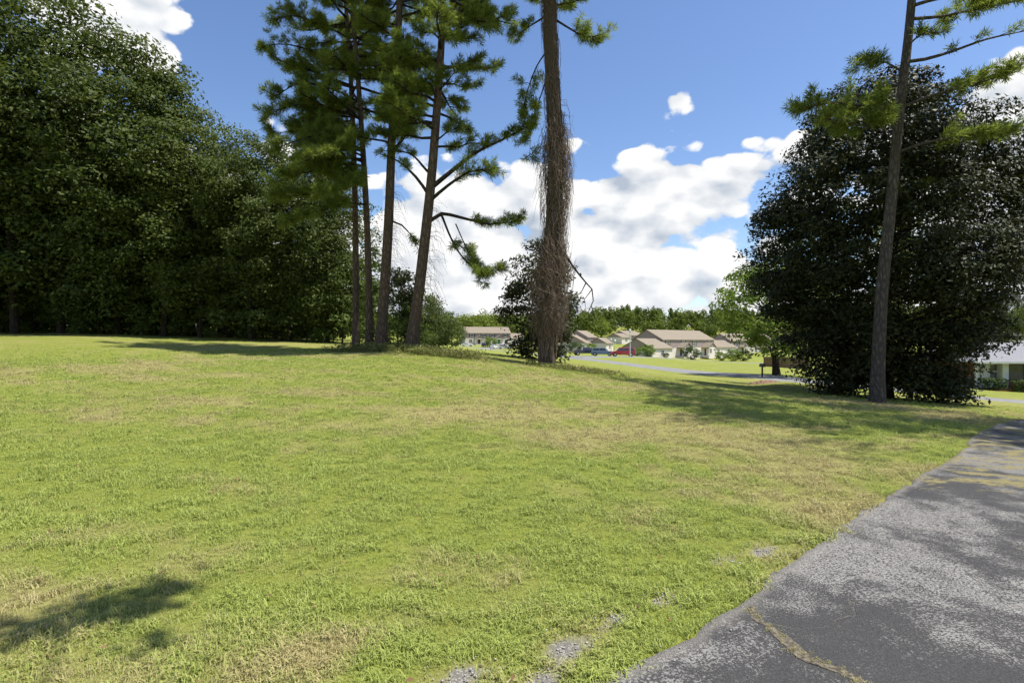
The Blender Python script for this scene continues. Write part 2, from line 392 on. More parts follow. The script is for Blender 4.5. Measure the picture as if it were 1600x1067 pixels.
def ribbon(name, line, widths, m, dz, step, cols=5, kind='structure'):
    p = spline(line, step); t = np.gradient(p, axis=0); t /= np.linalg.norm(t, axis=1)[:, None]; nrm = np.stack([-t[:, 1], t[:, 0]], -1)
    wl = np.interp(np.linspace(0, 1, len(p)), np.linspace(0, 1, len(widths)), widths)
    s = np.linspace(-.5, .5, cols); q = p[:, None] + nrm[:, None] * (wl[:, None] * s[None])[..., None]
    z = T(q[..., 0], q[..., 1]) + dz; z[:, 0] -= dz + .04; z[:, -1] -= dz + .04
    v = np.concatenate([q, z[..., None]], -1).reshape(-1, 3); n = len(p)
    i = np.arange(n - 1)[:, None] * cols; j = np.arange(cols - 1)[None]
    f = np.stack([i + j, i + cols + j, i + cols + j + 1, i + j + 1], -1).reshape(-1, 4)[:, ::-1]
    return tag(obj(name, mesh(name, v, np.ascontiguousarray(f), True), m), kind=kind)
ribbon('road', ROAD, [6.2], M['road'], .06, 1.2, 7)
ribbon('parking_road', [P(892,558.5,96)[:2], P(930,557,112)[:2], P(985,558,119)[:2], P(1060,561,126)[:2], P(1120,564,130)[:2], P(1200,569,122)[:2], P(1300,575,118)[:2]], [6, 9, 8, 4.5, 3.6, 3.6], M['road'], .09, 1.5, 7)
ribbon('house_driveway', [P(728,541,178)[:2], P(735,540,195)[:2], P(775,541,232)[:2], P(830,543,240)[:2]], [6, 8, 9, 8], M['road'], .09, 2., 7)

def build_drive():
    p = EDGE; t = np.gradient(p, axis=0); t /= np.linalg.norm(t, axis=1)[:, None]; nrm = np.stack([t[:, 1], -t[:, 0]], -1)
    s = np.cumsum(np.r_[0, np.linalg.norm(np.diff(p, axis=0), axis=1)])
    wob = (fbm(s * 1.3, s * 0, 41, 4) - .5) * .14 + (fbm(s * 7, s * 0, 43, 3) - .5) * .09
    d = np.concatenate([[0, .02, .08, .2, .4], np.linspace(.7, 4.2, 12), [4.25]])
    off = d[None] + wob[:, None] * np.exp(-d[None] / .5)
    q = p[:, None] + nrm[:, None] * off[..., None]
    z = T(q[..., 0], q[..., 1]) + .022 + (fbm(q[..., 0] * 1.2, q[..., 1] * 1.2, 47, 3) - .5) * .03
    z[:, 0] -= .06; z[:, -1] -= .08
    n, c = z.shape; v = np.concatenate([q, z[..., None]], -1).reshape(-1, 3)
    i = np.arange(n - 1)[:, None] * c; j = np.arange(c - 1)[None]
    f = np.stack([i + j, i + j + 1, i + c + j + 1, i + c + j], -1).reshape(-1, 4)[:, ::-1]
    me = mesh('driveway', v, np.ascontiguousarray(f), True)
    e = np.repeat(np.exp(-d / .10)[None], n, 0); me.attributes.new('edge', 'FLOAT', 'POINT').data.foreach_set('value', e.astype(np.float32).ravel())
    yy = q[..., 1]; cl = sstep(yy, 5.2, 7.) * (1 - sstep(yy, 12., 15.)); me.attributes.new('clip', 'FLOAT', 'POINT').data.foreach_set('value', cl.astype(np.float32).ravel())
    o = tag(obj('driveway', me, M['drive']), kind='structure')
    # the long crack between two slabs, filled with soil
    cr = spline([(1.40, 3.38), (1.40, 3.2), (1.47, 2.88), (1.58, 2.68), (1.75, 2.3), (1.9, 1.7)], .03); k = len(cr); cr = cr + np.c_[(fbm(np.arange(k) * .3, np.zeros(k), 57, 3) - .5) * .07, np.zeros(k)]
    tt = np.gradient(cr, axis=0); tt /= np.linalg.norm(tt, axis=1)[:, None]; nn = np.stack([tt[:, 1], -tt[:, 0]], -1)
    ar = np.arange(k); ww = .002 + .045 * sstep(fbm(ar * .10, np.zeros(k), 51, 4), .25, .85); w2 = .002 + .04 * sstep(fbm(ar * .13, np.ones(k) * 9, 52, 4), .3, .85)
    rows = [cr + nn * q_[:, None] for q_ in (-ww, -ww * .5, w2 * .4, w2)]; Q = np.stack(rows, 1)
    Z = T(Q[..., 0], Q[..., 1]) + .0245 + (fbm(Q[..., 0] * 1.2, Q[..., 1] * 1.2, 47, 3) - .5) * .03
    v = np.concatenate([Q, Z[..., None]], -1).reshape(-1, 3); i = np.arange(k - 1)[:, None] * 4; j = np.arange(3)[None]
    f = np.stack([i + j, i + j + 1, i + 4 + j + 1, i + 4 + j], -1).reshape(-1, 4)
    obj('soil_crack', mesh('soil_crack', v, np.ascontiguousarray(f)), M['dirt'], o)
    return cr
CRACK = build_drive()

# ------------------------------------------------------------------ grass
def leaf_quads(c, nrm, size, asp, rng, fold=.25):
    n = len(c); nrm = nrm / (np.linalg.norm(nrm, axis=1)[:, None] + 1e-9)
    t = np.cross(nrm, rng.normal(size=(n, 3))); t /= np.linalg.norm(t, axis=1)[:, None] + 1e-9
    b = np.cross(nrm, t); s = np.broadcast_to(size, (n,))[:, None]
    v = np.stack([c - t * s, c + b * s * asp - nrm * s * fold, c + t * s - nrm * s * fold * .4, c - b * s * asp - nrm * s * fold], 1).reshape(-1, 3)
    return v, np.arange(4 * n).reshape(-1, 4)
def grass_tuft(name, seed, nb, h, spread, wid, mat_):
    r = np.random.default_rng(seed); V = []; Fc = []
    for i in range(nb):
        a = r.uniform(0, 6.283); b0 = np.array([r.normal(0, spread), r.normal(0, spread), -.006]); d = np.array([math.cos(a), math.sin(a), 0]); sd = np.array([-d[1], d[0], 0])
        L = h * r.uniform(.5, 1.25); lean = r.uniform(.25, 1.25); w_ = wid * r.uniform(.7, 1.3); k = len(V)
        p1 = b0 + np.array([0, 0, L * .55]) + d * L * .30 * lean; p2 = b0 + np.array([0, 0, L * (.95 - .35 * lean)]) + d * L * .85 * lean
        V += [b0 - sd * w_, b0 + sd * w_, p1 + sd * w_ * .8, p1 - sd * w_ * .8, p2]; Fc += [(k, k + 1, k + 2, k + 3), (k + 3, k + 2, k + 4)]
    me = mesh(name, V, Fc); me.materials.append(mat_); return bpy.data.objects.new(name, me)
def grassmat():
    m, t, b = princ('grass_blades', .55, .25)
    dr = t.new('ShaderNodeAttribute', attribute_name='dry_mow_shade', attribute_type='INSTANCER').outputs['Fac']  # straw tone of the blades, with the mow bands' painted shading
    rnd = t.new('ShaderNodeNewGeometry').outputs['Random Per Island']
    g = t.mix(rnd, c4((.205, .262, .042)), c4((.415, .475, .125))); tan = t.mix(rnd, c4((.30, .26, .11)), c4((.52, .46, .22)))
    f = t.ramp(t.math('ADD', t.math('MULTIPLY', dr, .95), t.math('MULTIPLY', t.math('FRACT', t.math('MULTIPLY', rnd, 7.31)), .6)), .55, 1.05)
    c = t.mix(f, g, tan); t.l.new(c, b.inputs['Base Color'])
    tr = t.new('ShaderNodeBsdfTranslucent'); t.l.new(c, tr.inputs[0]); mx = t.new('ShaderNodeMixShader'); mx.inputs[0].default_value = .35
    t.l.new(b.outputs[0], mx.inputs[1]); t.l.new(tr.outputs[0], mx.inputs[2]); t.l.new(mx.outputs[0], t.n['Material Output'].inputs[0])
    return m
GM = grassmat()
def scatter(name, pts, scl, dry_mow_shade, protos, seed):
    coll = bpy.data.collections.new(name + '_tufts')
    for o in protos: coll.objects.link(o)
    r = np.random.default_rng(seed); n = len(pts)
    me = bpy.data.meshes.new(name); me.vertices.add(n); me.vertices.foreach_set('co', pts.astype(np.float32).ravel())
    me.attributes.new('scl', 'FLOAT', 'POINT').data.foreach_set('value', scl.astype(np.float32))
    me.attributes.new('dry_mow_shade', 'FLOAT', 'POINT').data.foreach_set('value', dry_mow_shade.astype(np.float32))
    rot = np.stack([r.normal(0, .12, n), r.normal(0, .12, n), r.uniform(0, 6.283, n)], -1)
    me.attributes.new('rot', 'FLOAT_VECTOR', 'POINT').data.foreach_set('vector', rot.astype(np.float32).ravel())
    me.attributes.new('pick', 'INT', 'POINT').data.foreach_set('value', r.integers(0, len(protos), n).astype(np.int32))
    o = obj(name, me)
    ng = bpy.data.node_groups.new(name, 'GeometryNodeTree')
    ng.interface.new_socket('Geometry', in_out='INPUT', socket_type='NodeSocketGeometry'); ng.interface.new_socket('Geometry', in_out='OUTPUT', socket_type='NodeSocketGeometry')
    N = ng.nodes; gi = N.new('NodeGroupInput'); go = N.new('NodeGroupOutput'); ci = N.new('GeometryNodeCollectionInfo'); ip = N.new('GeometryNodeInstanceOnPoints')
    ci.inputs['Collection'].default_value = coll; ci.inputs['Separate Children'].default_value = True; ci.inputs['Reset Children'].default_value = True
    ip.inputs['Pick Instance'].default_value = True
    def na(nm, ty):
        a = N.new('GeometryNodeInputNamedAttribute'); a.data_type = ty; a.inputs[0].default_value = nm; return a.outputs[0]
    L = ng.links; L.new(gi.outputs[0], ip.inputs['Points']); L.new(ci.outputs[0], ip.inputs['Instance']); L.new(na('pick', 'INT'), ip.inputs['Instance Index'])
    L.new(na('rot', 'FLOAT_VECTOR'), ip.inputs['Rotation']); L.new(na('scl', 'FLOAT'), ip.inputs['Scale']); L.new(ip.outputs[0], go.inputs[0])
    o.modifiers.new('scatter', 'NODES').node_group = ng
    return o
def build_grass():
    r = np.random.default_rng(11); P_ = []; Sc = []
    for r0, r1, dens, s in ((1.6, 3.6, 1900, .78), (3.6, 6, 1200, .80), (6, 9.5, 700, .85), (9.5, 15, 360, .95), (15, 24, 170, 1.1), (24, 34, 70, 1.2)):
        half = .86; n = int(dens * half * (r1 * r1 - r0 * r0)); rad = np.sqrt(r.uniform(r0 * r0, r1 * r1, n)); th = r.uniform(-half, half, n)
        P_.append(np.stack([rad * np.sin(th), rad * np.cos(th)], -1)); Sc.append(np.full(n, s) * r.uniform(.6, 1.25, n))
    p = np.vstack(P_); s = np.concatenate(Sc) * (1 - .45 * sstep(np.hypot(*np.vstack(P_).T), 20, 34)); ds = drive_side(p[:, 0], p[:, 1]); lim = (fbm(p[:, 0] * 4, p[:, 1] * 4, 61, 3) - .5) * .35
    gv = gauss(p[:, 0], p[:, 1], GRAVEL) * (.6 + .8 * fbm(p[:, 0] * 14, p[:, 1] * 14, 31, 3)); dr = dry_and_mow_shade(p[:, 0], p[:, 1])
    keep = (ds < lim) & (r.uniform(size=len(p)) > sstep(np.hypot(p[:, 0], p[:, 1]), 22, 34)) & (np.hypot(p[:, 0] + 2.5, p[:, 1] - 120) > 0) & (r.uniform(size=len(p)) > gv * 1.5) & (r.uniform(size=len(p)) > .35 * dr)
    clump = fbm(p[:, 0] * 5.5, p[:, 1] * 5.5, 71, 3)
    keep &= r.uniform(size=len(p)) < .45 + 1.1 * sstep(clump, .3, .65)
    p, s, dr, ds, clump = p[keep], s[keep], dr[keep], ds[keep], clump[keep]
    s = s * (.65 + .75 * sstep(clump, .35, .75)) * np.where((ds > -.45) & (p[:, 1] < 6), 1.35, 1.)
    pts = np.c_[p, T(p[:, 0], p[:, 1]) + (fbm(p[:, 0] * .9, p[:, 1] * .9, 5, 3) - .5) * .05 * sstep(ds, .3, -1.)]
    protos = [grass_tuft('grass_tuft', 100 + i, 13, h, sp, .0028, GM) for i, (h, sp) in enumerate(((.055, .022), (.045, .03), (.07, .02), (.04, .035), (.06, .028)))]
    tag(scatter('lawn_grass', pts, s, dr, protos, 5), 'short mown green and straw coloured grass covering the lawn', 'grass', kind='stuff')
    k = 260; q = CRACK[r.integers(0, len(CRACK), k)] + r.normal(0, .025, (k, 2)); edge = np.c_[q, T(q[:, 0], q[:, 1]) + .026]
    tag(scatter('crack_grass', edge, r.uniform(.12, .6, k), r.uniform(.45, 1, k), [grass_tuft('crack_tuft', 200 + i, 9, .05, .012, .0025, GM) for i in range(3)], 6),
        'sparse grass sprouting from the soil crack in the asphalt', 'grass', kind='stuff')
build_grass()

# ------------------------------------------------------------------ trees
def crown_leaves(rng, prof, H0, H1, rad, nclump, nleaf, lsize, asp=.55, crad=(.7, 1.3), flat=.7, inner=.45, lump=.28, up=.6):
    """clumped leaves filling a crown whose outline is prof(t) * rad between heights H0 and H1"""
    t = rng.uniform(0, 1, nclump * 3); pr = np.array([prof(q) for q in t]); keep = rng.uniform(size=len(t)) < (pr / pr.max()) ** 1.2 + .08
    t = t[keep][:nclump]; pr = pr[keep][:nclump]; n = len(t); a = rng.uniform(0, 2 * math.pi, n)
    k1, k2 = rng.uniform(0, 6, 2)
    lumpy = 1 + lump * (np.sin(a * 3 + k1 + t * 7) * .6 + np.sin(a * 5 + k2 - t * 11) * .4)
    rr = pr * rad * lumpy * (inner + (1 - inner) * np.sqrt(rng.uniform(size=n)))
    cen = np.stack([rr * np.cos(a), rr * np.sin(a), H0 + (H1 - H0) * t], -1)
    cr = rng.uniform(*crad, n); m = rng.poisson(nleaf, n).clip(5); idx = np.repeat(np.arange(n), m); N = len(idx)
    d = rng.normal(size=(N, 3)); d /= np.linalg.norm(d, axis=1)[:, None]
    rad_ = cr[idx] * rng.uniform(.2, 1.05, N) ** .5; d[:, 2] = np.where(rng.uniform(size=N) < .6, np.abs(d[:, 2]), d[:, 2]); off = d * rad_[:, None]; off[:, 2] *= flat
    out = np.c_[np.cos(a[idx]), np.sin(a[idx]), np.zeros(N)]
    nr = d * .5 + out * .35 + np.array([0, 0, up]) + rng.normal(size=(N, 3)) * .55
    v, f = leaf_quads(cen[idx] + off, nr, lsize * rng.uniform(.65, 1.3, N), asp, rng)
    return v, f, cen
def skeleton(rng, base_r, H, cen, nl, k=7, lean=(0, 0)):
    g = Geo(); n = 9; z = np.linspace(-.35, H, n); wob = np.cumsum(rng.normal(0, .05, (n, 2)), 0); wob -= wob[0]
    path = np.c_[wob + np.outer(z / H, lean), z]; rad = base_r * (1 - .85 * np.linspace(0, 1, n)) * np.where(np.arange(n) == 0, 1.35, 1.)
    g.add(*tube(path, rad, 9))
    for c in cen[rng.permutation(len(cen))[:nl]]:
        zs = np.clip(c[2] - rng.uniform(.15, .5) * np.hypot(c[0], c[1]) - .3, H * .10, H * .95); p0 = np.array([np.interp(zs, z, path[:, 0]), np.interp(zs, z, path[:, 1]), zs])
        mid = (p0 + c) / 2 + rng.normal(0, .18, 3); r0 = np.interp(zs, z, rad) * .45
        g.add(*tube([p0, (p0 + mid) / 2 + rng.normal(0, .07, 3), mid, c], [r0, r0 * .75, r0 * .5, r0 * .15], 5))
    return g.get()
def broadleaf(name, seed, H, base, rad, prof, lm, bm, nclump=130, nleaf=110, lsize=.10, asp=.55, tr=.16, nl=34, **kw):
    rng = np.random.default_rng(seed); v, f, cen = crown_leaves(rng, prof, base, H, rad, nclump, nleaf, lsize, asp, **kw)
    root = empty(name, (0, 0, 0)); tv, tf = skeleton(rng, tr, H * .93, cen, nl)
    obj('trunk', mesh('trunk', tv, tf, True), bm, root); obj('crown', mesh('crown', v, f), lm, root)
    return root
pegg = lambda t: math.sin(math.pi * min(1, (.10 + .90 * t) ** .8)) ** .6 * (1 - .18 * t)
pround = lambda t: math.sqrt(max(.02, 1 - (2 * t - 1) ** 2))
pcol = lambda t: (.55 + .45 * t / .55) if t < .55 else math.sqrt(max(.03, 1 - ((t - .55) / .45) ** 2))
def place(root, px, D, s=1., rz=0., label=None, cat='tree', group=None, sz=None, sink=.05):
    g = G(px, D, -sink); root.location = tuple(g); root.rotation_euler = (0, 0, rz); root.scale = (s, s, sz or s); tag(root, label, cat, group); return root

# --- the dark broadleaf wood along the left side of the lawn
rnd = random.Random(4)
protos = [broadleaf('forest_tree', 21, 17, 1.6, 4.6, pcol, M['oak'], M['barkdark'], 250, 105, .115, crad=(.65, 1.25), flat=.85, inner=.55, lump=.2),
          broadleaf('forest_tree', 22, 17, 2.0, 4.2, pcol, M['oak2'], M['barkdark'], 240, 105, .11, crad=(.65, 1.25), flat=.85, inner=.55, lump=.2),
          broadleaf('forest_tree', 23, 17, 1.2, 4.8, pcol, M['oak'], M['barkdark'], 260, 100, .12, crad=(.65, 1.25), flat=.85, inner=.55, lump=.2),
          broadleaf('forest_tree', 24, 17, 2.4, 4.3, pegg, M['oak2'], M['barkdark'], 230, 110, .11, crad=(.65, 1.25), flat=.85, inner=.55, lump=.2)]
used = [False] * 4
def forest(px, D, h, k, label, group, wide=1.):
    o = protos[k] if not used[k] else copy_tree(protos[k]); used[k] = True
    s = h / 17.; return place(o, px, D, s * wide, rnd.uniform(0, 6.28), label, 'tree', group, sz=s)
FL = 'tall leafy broadleaf tree crowded into the dark wood along the lawn'
front = [(-190,32,18.5,0,'broad'),(-70,33,19,2,''),(25,33,19.5,1,''),(95,34,19.6,0,''),(185,33.5,17,2,''),(256,33,15.4,3,''),(312,33.5,12.9,1,''),(392,33,11.6,0,''),(452,34,11.6,2,''),(512,35,12.,3,'')]
for px, D, h, k, _ in front: forest(px, D + 2.6, h * 1.08, k, FL, 'trees of the wood beside the lawn', 1.05)
for i in range(11): forest(-230 + i * 68 + rnd.uniform(-15, 15), 42 + rnd.uniform(-1.5, 1.5), [18, 18.5, 19, 19, 17, 15.5, 14, 12.5, 12, 12, 11.5][i], i % 4, FL, 'trees of the wood beside the lawn', 1.1)
for i in range(0, 10): forest(-200 + i * 70 + rnd.uniform(-15, 15), 50 + rnd.uniform(-2, 2), [19, 19, 19, 18, 16, 15, 13, 12, 11.5, 11][i], (i + 2) % 4, FL, 'trees of the wood beside the lawn', 1.2)
# understorey along the wood's edge
ush = broadleaf('understorey_shrub', 31, 4.2, .1, 1.9, pegg, M['shrub'], M['barkdark'], 60, 75, .085, tr=.05, nl=14, crad=(.45, .8))
UL = 'leafy understorey shrub in the deep shade under the wood'
for i in range(56):
    o = ush if i == 0 else copy_tree(ush)
    place(o, -110 + ((i % 22) * 30.5 if i < 44 else (i - 44) * 56) + rnd.uniform(-10, 10), (36.8 if i < 22 else 46 if i < 44 else 56) + rnd.uniform(-.8, 2.6), rnd.uniform(.75, 1.3) * (1 if i < 22 else 1.4 if i < 44 else 2.2), rnd.uniform(0, 6), UL, 'shrub', 'shrubs under the wood')

# --- pines
def needles(c, ax, rng, per=22, L=.24, w_=.011):
    n = len(c); idx = np.repeat(np.arange(n), per); N = len(idx)
    d = rng.normal(size=(N, 3)); d /= np.linalg.norm(d, axis=1)[:, None]; d = d * .85 + ax[idx] * .75 + np.array([0, 0, .15]); d /= np.linalg.norm(d, axis=1)[:, None]
    s = np.cross(d, rng.normal(size=(N, 3))); s /= np.linalg.norm(s, axis=1)[:, None]; b = c[idx] + rng.normal(0, .03, (N, 3)); l_ = L * rng.uniform(.7, 1.15, N)[:, None]
    m = b + d * l_ * .55
    v = np.stack([b, m + s * w_, b + d * l_ - np.array([0, 0, .02]), m - s * w_], 1).reshape(-1, 3)
    return v, np.arange(4 * N).reshape(-1, 4)
def pine(name, seed, path, r0, r1, limbs=(), auto=(), bark='bark', per=22, L=.24):
    """path: list of world points of the trunk; limbs: (world points, radius, foliage 0..1); auto: (h0, h1, count, len, azimuth centre, spread)"""
    rng = np.random.default_rng(seed); base = np.array(path[0]); root = empty(name, base)
    tp = spline([np.array(p) - base for p in path], .8); n = len(tp); rad = np.linspace(r0, r1, n); rad[0] *= 1.25; rad[:3] *= np.array([1.12, 1.06, 1.])[:min(3, n)]
    tp[0, 2] -= .3; g = Geo(); g.add(*tube(tp, rad, 12)); obj('trunk', mesh('trunk', *g.get(), True), M[bark], root)
    lg = Geo(); tc_, ta = [], []; lb = M['barkdark' if bark != 'barkgrey' else 'barkgrey']
    def limb(p, r, fol):
        nonlocal lg
        p = np.array(p); lg.add(*tube(p, np.linspace(r, r * .25, len(p)), 6)); n = len(p); Ltot = np.linalg.norm(np.diff(p, axis=0), axis=1).sum()
        if fol <= 0: return
        m = max(4, int(Ltot * 5.2 * fol + 3))
        for u in rng.uniform(.30, 1., m):
            k = min(n - 2, int(u * (n - 1))); fr = u * (n - 1) - k; q = p[k] * (1 - fr) + p[k + 1] * fr; ax = p[k + 1] - p[k]; ax /= np.linalg.norm(ax) + 1e-9
            side = np.cross(ax, [0, 0, 1]); side /= np.linalg.norm(side) + 1e-9
            dr = ax * rng.uniform(.3, 1.) + side * rng.choice([-1, 1]) * rng.uniform(.4, 1.1) + np.array([0, 0, rng.uniform(-.1, .55)]); dr /= np.linalg.norm(dr)
            tl = rng.uniform(.35, .95) * (1.25 - .6 * u) * min(1.2, Ltot / 2.4); e = q + dr * tl; mid = (q + e) / 2 + np.array([0, 0, -.04])
            lg.add(*tube([q, mid, e], [.016, .011, .005], 4))
            for s in np.arange(.35, 1.01, .16 / max(tl, .2)): tc_.append(q + (e - q) * s + rng.normal(0, .035, 3)); ta.append(dr)
        tc_.append(p[-1]); ta.append(p[-1] - p[-2])
    for pts, r, fol in limbs:
        lg = Geo(); limb(spline([np.array(q) - base for q in pts], .35), r, fol); obj('limb', mesh('limb', *lg.get(), True), lb, root)
    lg = Geo()
    for h0, h1, cnt, ln, azc, spr in auto:
        for i in range(cnt):
            h = h0 + (h1 - h0) * (i + rng.uniform(0, 1)) / cnt; k = np.interp(h, tp[:, 2], np.arange(n)); p0 = np.array([np.interp(k, np.arange(n), tp[:, j]) for j in range(3)])
            a = azc + rng.uniform(-spr, spr); l_ = ln * rng.uniform(.55, 1.15); el_ = rng.uniform(-.05, .45); d = np.array([math.cos(a), math.sin(a), 0])
            pts = [p0 + d * l_ * s + np.array([0, 0, l_ * (el_ * s - .28 * s * s + .20 * s ** 3)]) + rng.normal(0, .05, 3) * (s > 0) for s in (0, .25, .5, .75, 1)]
            limb(pts, .02 + .016 * l_, 1.)
    obj('crown_branches', mesh('crown_branches', *lg.get(), True), lb, root)['kind'] = 'stuff'
    if tc_:
        ta = np.array(ta); ta /= np.linalg.norm(ta, axis=1)[:, None] + 1e-9
        obj('needles', mesh('needles', *needles(np.array(tc_), ta, rng, per, L)), M['needle'], root)
    return root
def gp(px, D): return G(px, D)
def PP(D, *pts): return [P(x, y, D + (q[0] if q else 0)) for x, y, *q in pts]
PI = math.pi
pa = pine('pine_tree', 41, [gp(641, 24)] + PP(24, (655,450), (672,300), (682,180), (690,60), (694,-60), (696,-190)), .25, .09,
    limbs=[(PP(24, (676,292), (705,268), (745,238,.4), (790,216,.8), (828,196,1.)), .115, .75), (PP(24, (674,312), (700,290,-.4), (735,268,-.8), (768,266,-1.)), .08, .9),
           (PP(24, (672,345), (690,334), (720,340,.3), (765,350,.5), (806,346,.6)), .085, .9), (PP(24, (690,336), (706,375,-.2), (725,405,-.3), (752,425,-.3), (788,420,-.2)), .055, 1.),
           (PP(24, (712,350), (730,390), (757,440,.2)), .03, .8), (PP(24, (668,302), (650,277), (622,252,.2), (592,240,.3)), .075, .15), (PP(24, (668,268), (640,240,.6), (600,236,1.)), .06, .2)],
    auto=[(8.6, 12, 17, 2.6, 0., PI), (12, 19.5, 34, 2.7, 0., PI)], per=30, L=.29)
tag(pa, 'leaning brown pine with a thick bare limb arching right above hanging needle boughs', 'pine tree')
pb = pine('pine_tree', 42, [gp(594, 25)] + PP(25, (601,450), (608,330), (613,200), (622,60), (626,-60), (628,-200)), .245, .09,
    limbs=[(PP(25, (611,345), (628,352), (645,372), (654,392)), .045, .12), (PP(25, (612,240), (632,212), (645,170,.3), (650,110,.5)), .10, .3)],
    auto=[(9, 13, 14, 2.2, 0., PI), (13, 20, 28, 2.5, 0., PI)], per=30, L=.29)
tag(pb, 'dark thick pine with forked upper trunk standing in the clump of pines', 'pine tree')
pc = pine('pine_tree', 43, [gp(577, 26)] + PP(26, (576,430), (571,300), (560,130), (550,0), (544,-170)), .165, .07,
    limbs=[(PP(26, (566,215), (530,205,-.8), (480,215,-1.6), (432,232,-2.)), .06, 1.1), (PP(26, (562,160), (520,140,-.5), (470,130,-.9), (432,150,-1.)), .06, 1.1),
           (PP(26, (572,270), (535,262,-1.2), (485,268,-2.2), (430,285,-2.6)), .055, 1.3), (PP(26, (573,320), (545,318,-1.2), (500,330,-2.), (455,345,-2.4)), .05, 1.5), (PP(26, (570,245), (540,235,-1.6), (505,240,-2.8), (470,255,-3.2)), .05, 1.7), (PP(26, (572,285), (550,285,-1.8), (520,295,-2.8), (495,305,-3.2)), .045, 1.7)],
    auto=[(7.2, 11, 16, 2.7, PI * 1.1, 1.1), (11, 19, 34, 3., 0., PI)], per=30, L=.29)
tag(pc, 'slender pine with bright yellow green boughs sweeping toward the wood', 'pine tree')
pd = pine('pine_tree', 44, [gp(556, 27)] + PP(27, (556,430), (554,280), (548,120), (540,0), (532,-150)), .165, .07,
    limbs=[(PP(27, (548,110), (500,85,-.5), (450,70,-.6), (408,72,-.6)), .06, 1.1), (PP(27, (552,230), (510,215,-.6), (465,205,-1.), (425,210,-1.2)), .055, 1.2), (PP(27, (553,290), (515,300,-1.), (470,305,-1.6), (425,312,-1.8)), .055, 1.6), (PP(27, (551,180), (510,165,-1.), (460,165,-1.8), (418,180,-2.)), .055, 1.6), (PP(27, (546,60), (505,40,-.8), (460,25,-1.2), (430,30,-1.4)), .05, 1.6)],
    auto=[(8, 12, 15, 2.6, PI, 1.2), (12, 20, 34, 3.2, PI, 2.6)], per=30, L=.29)
tag(pd, 'slim dark trunked pine standing nearest the wood in the clump', 'pine tree')

# pine wrapped in dead vines
vb = gp(855, 24)
pv = pine('vine_covered_pine', 45, [vb] + PP(24, (858,470), (866,330), (868,230), (862,110), (858,0), (856,-130), (856,-230)), .27, .12,
    limbs=[(PP(24, (878,390), (898,420), (915,441), (925,452), (927,470), (919,488), (921,502)), .05, 0), (PP(24, (916,441), (909,455), (896,468)), .028, 0), (PP(24, (924,478), (930,500), (945,508)), .02, .25),
           (PP(24, (925,452), (913,468), (917,492)), .022, 0), (PP(24, (866,30), (890,45,-.3), (915,58,-.4), (942,54,-.5)), .05, 1.5), (PP(24, (860,10), (890,5,.5), (915,-2,.6)), .05, 1.2),
           (PP(24, (862,70), (838,105,.4), (822,150,.6), (815,190,.6)), .04, 1.), (PP(24, (862,100), (845,150,.3), (830,200,.3), (828,245,.2)), .035, .9), (PP(24, (862,20), (830,40,.3), (800,60,.5)), .05, 1.2)],
    auto=[(15.5, 20.5, 26, 2.6, 0., PI)], per=30, L=.29)
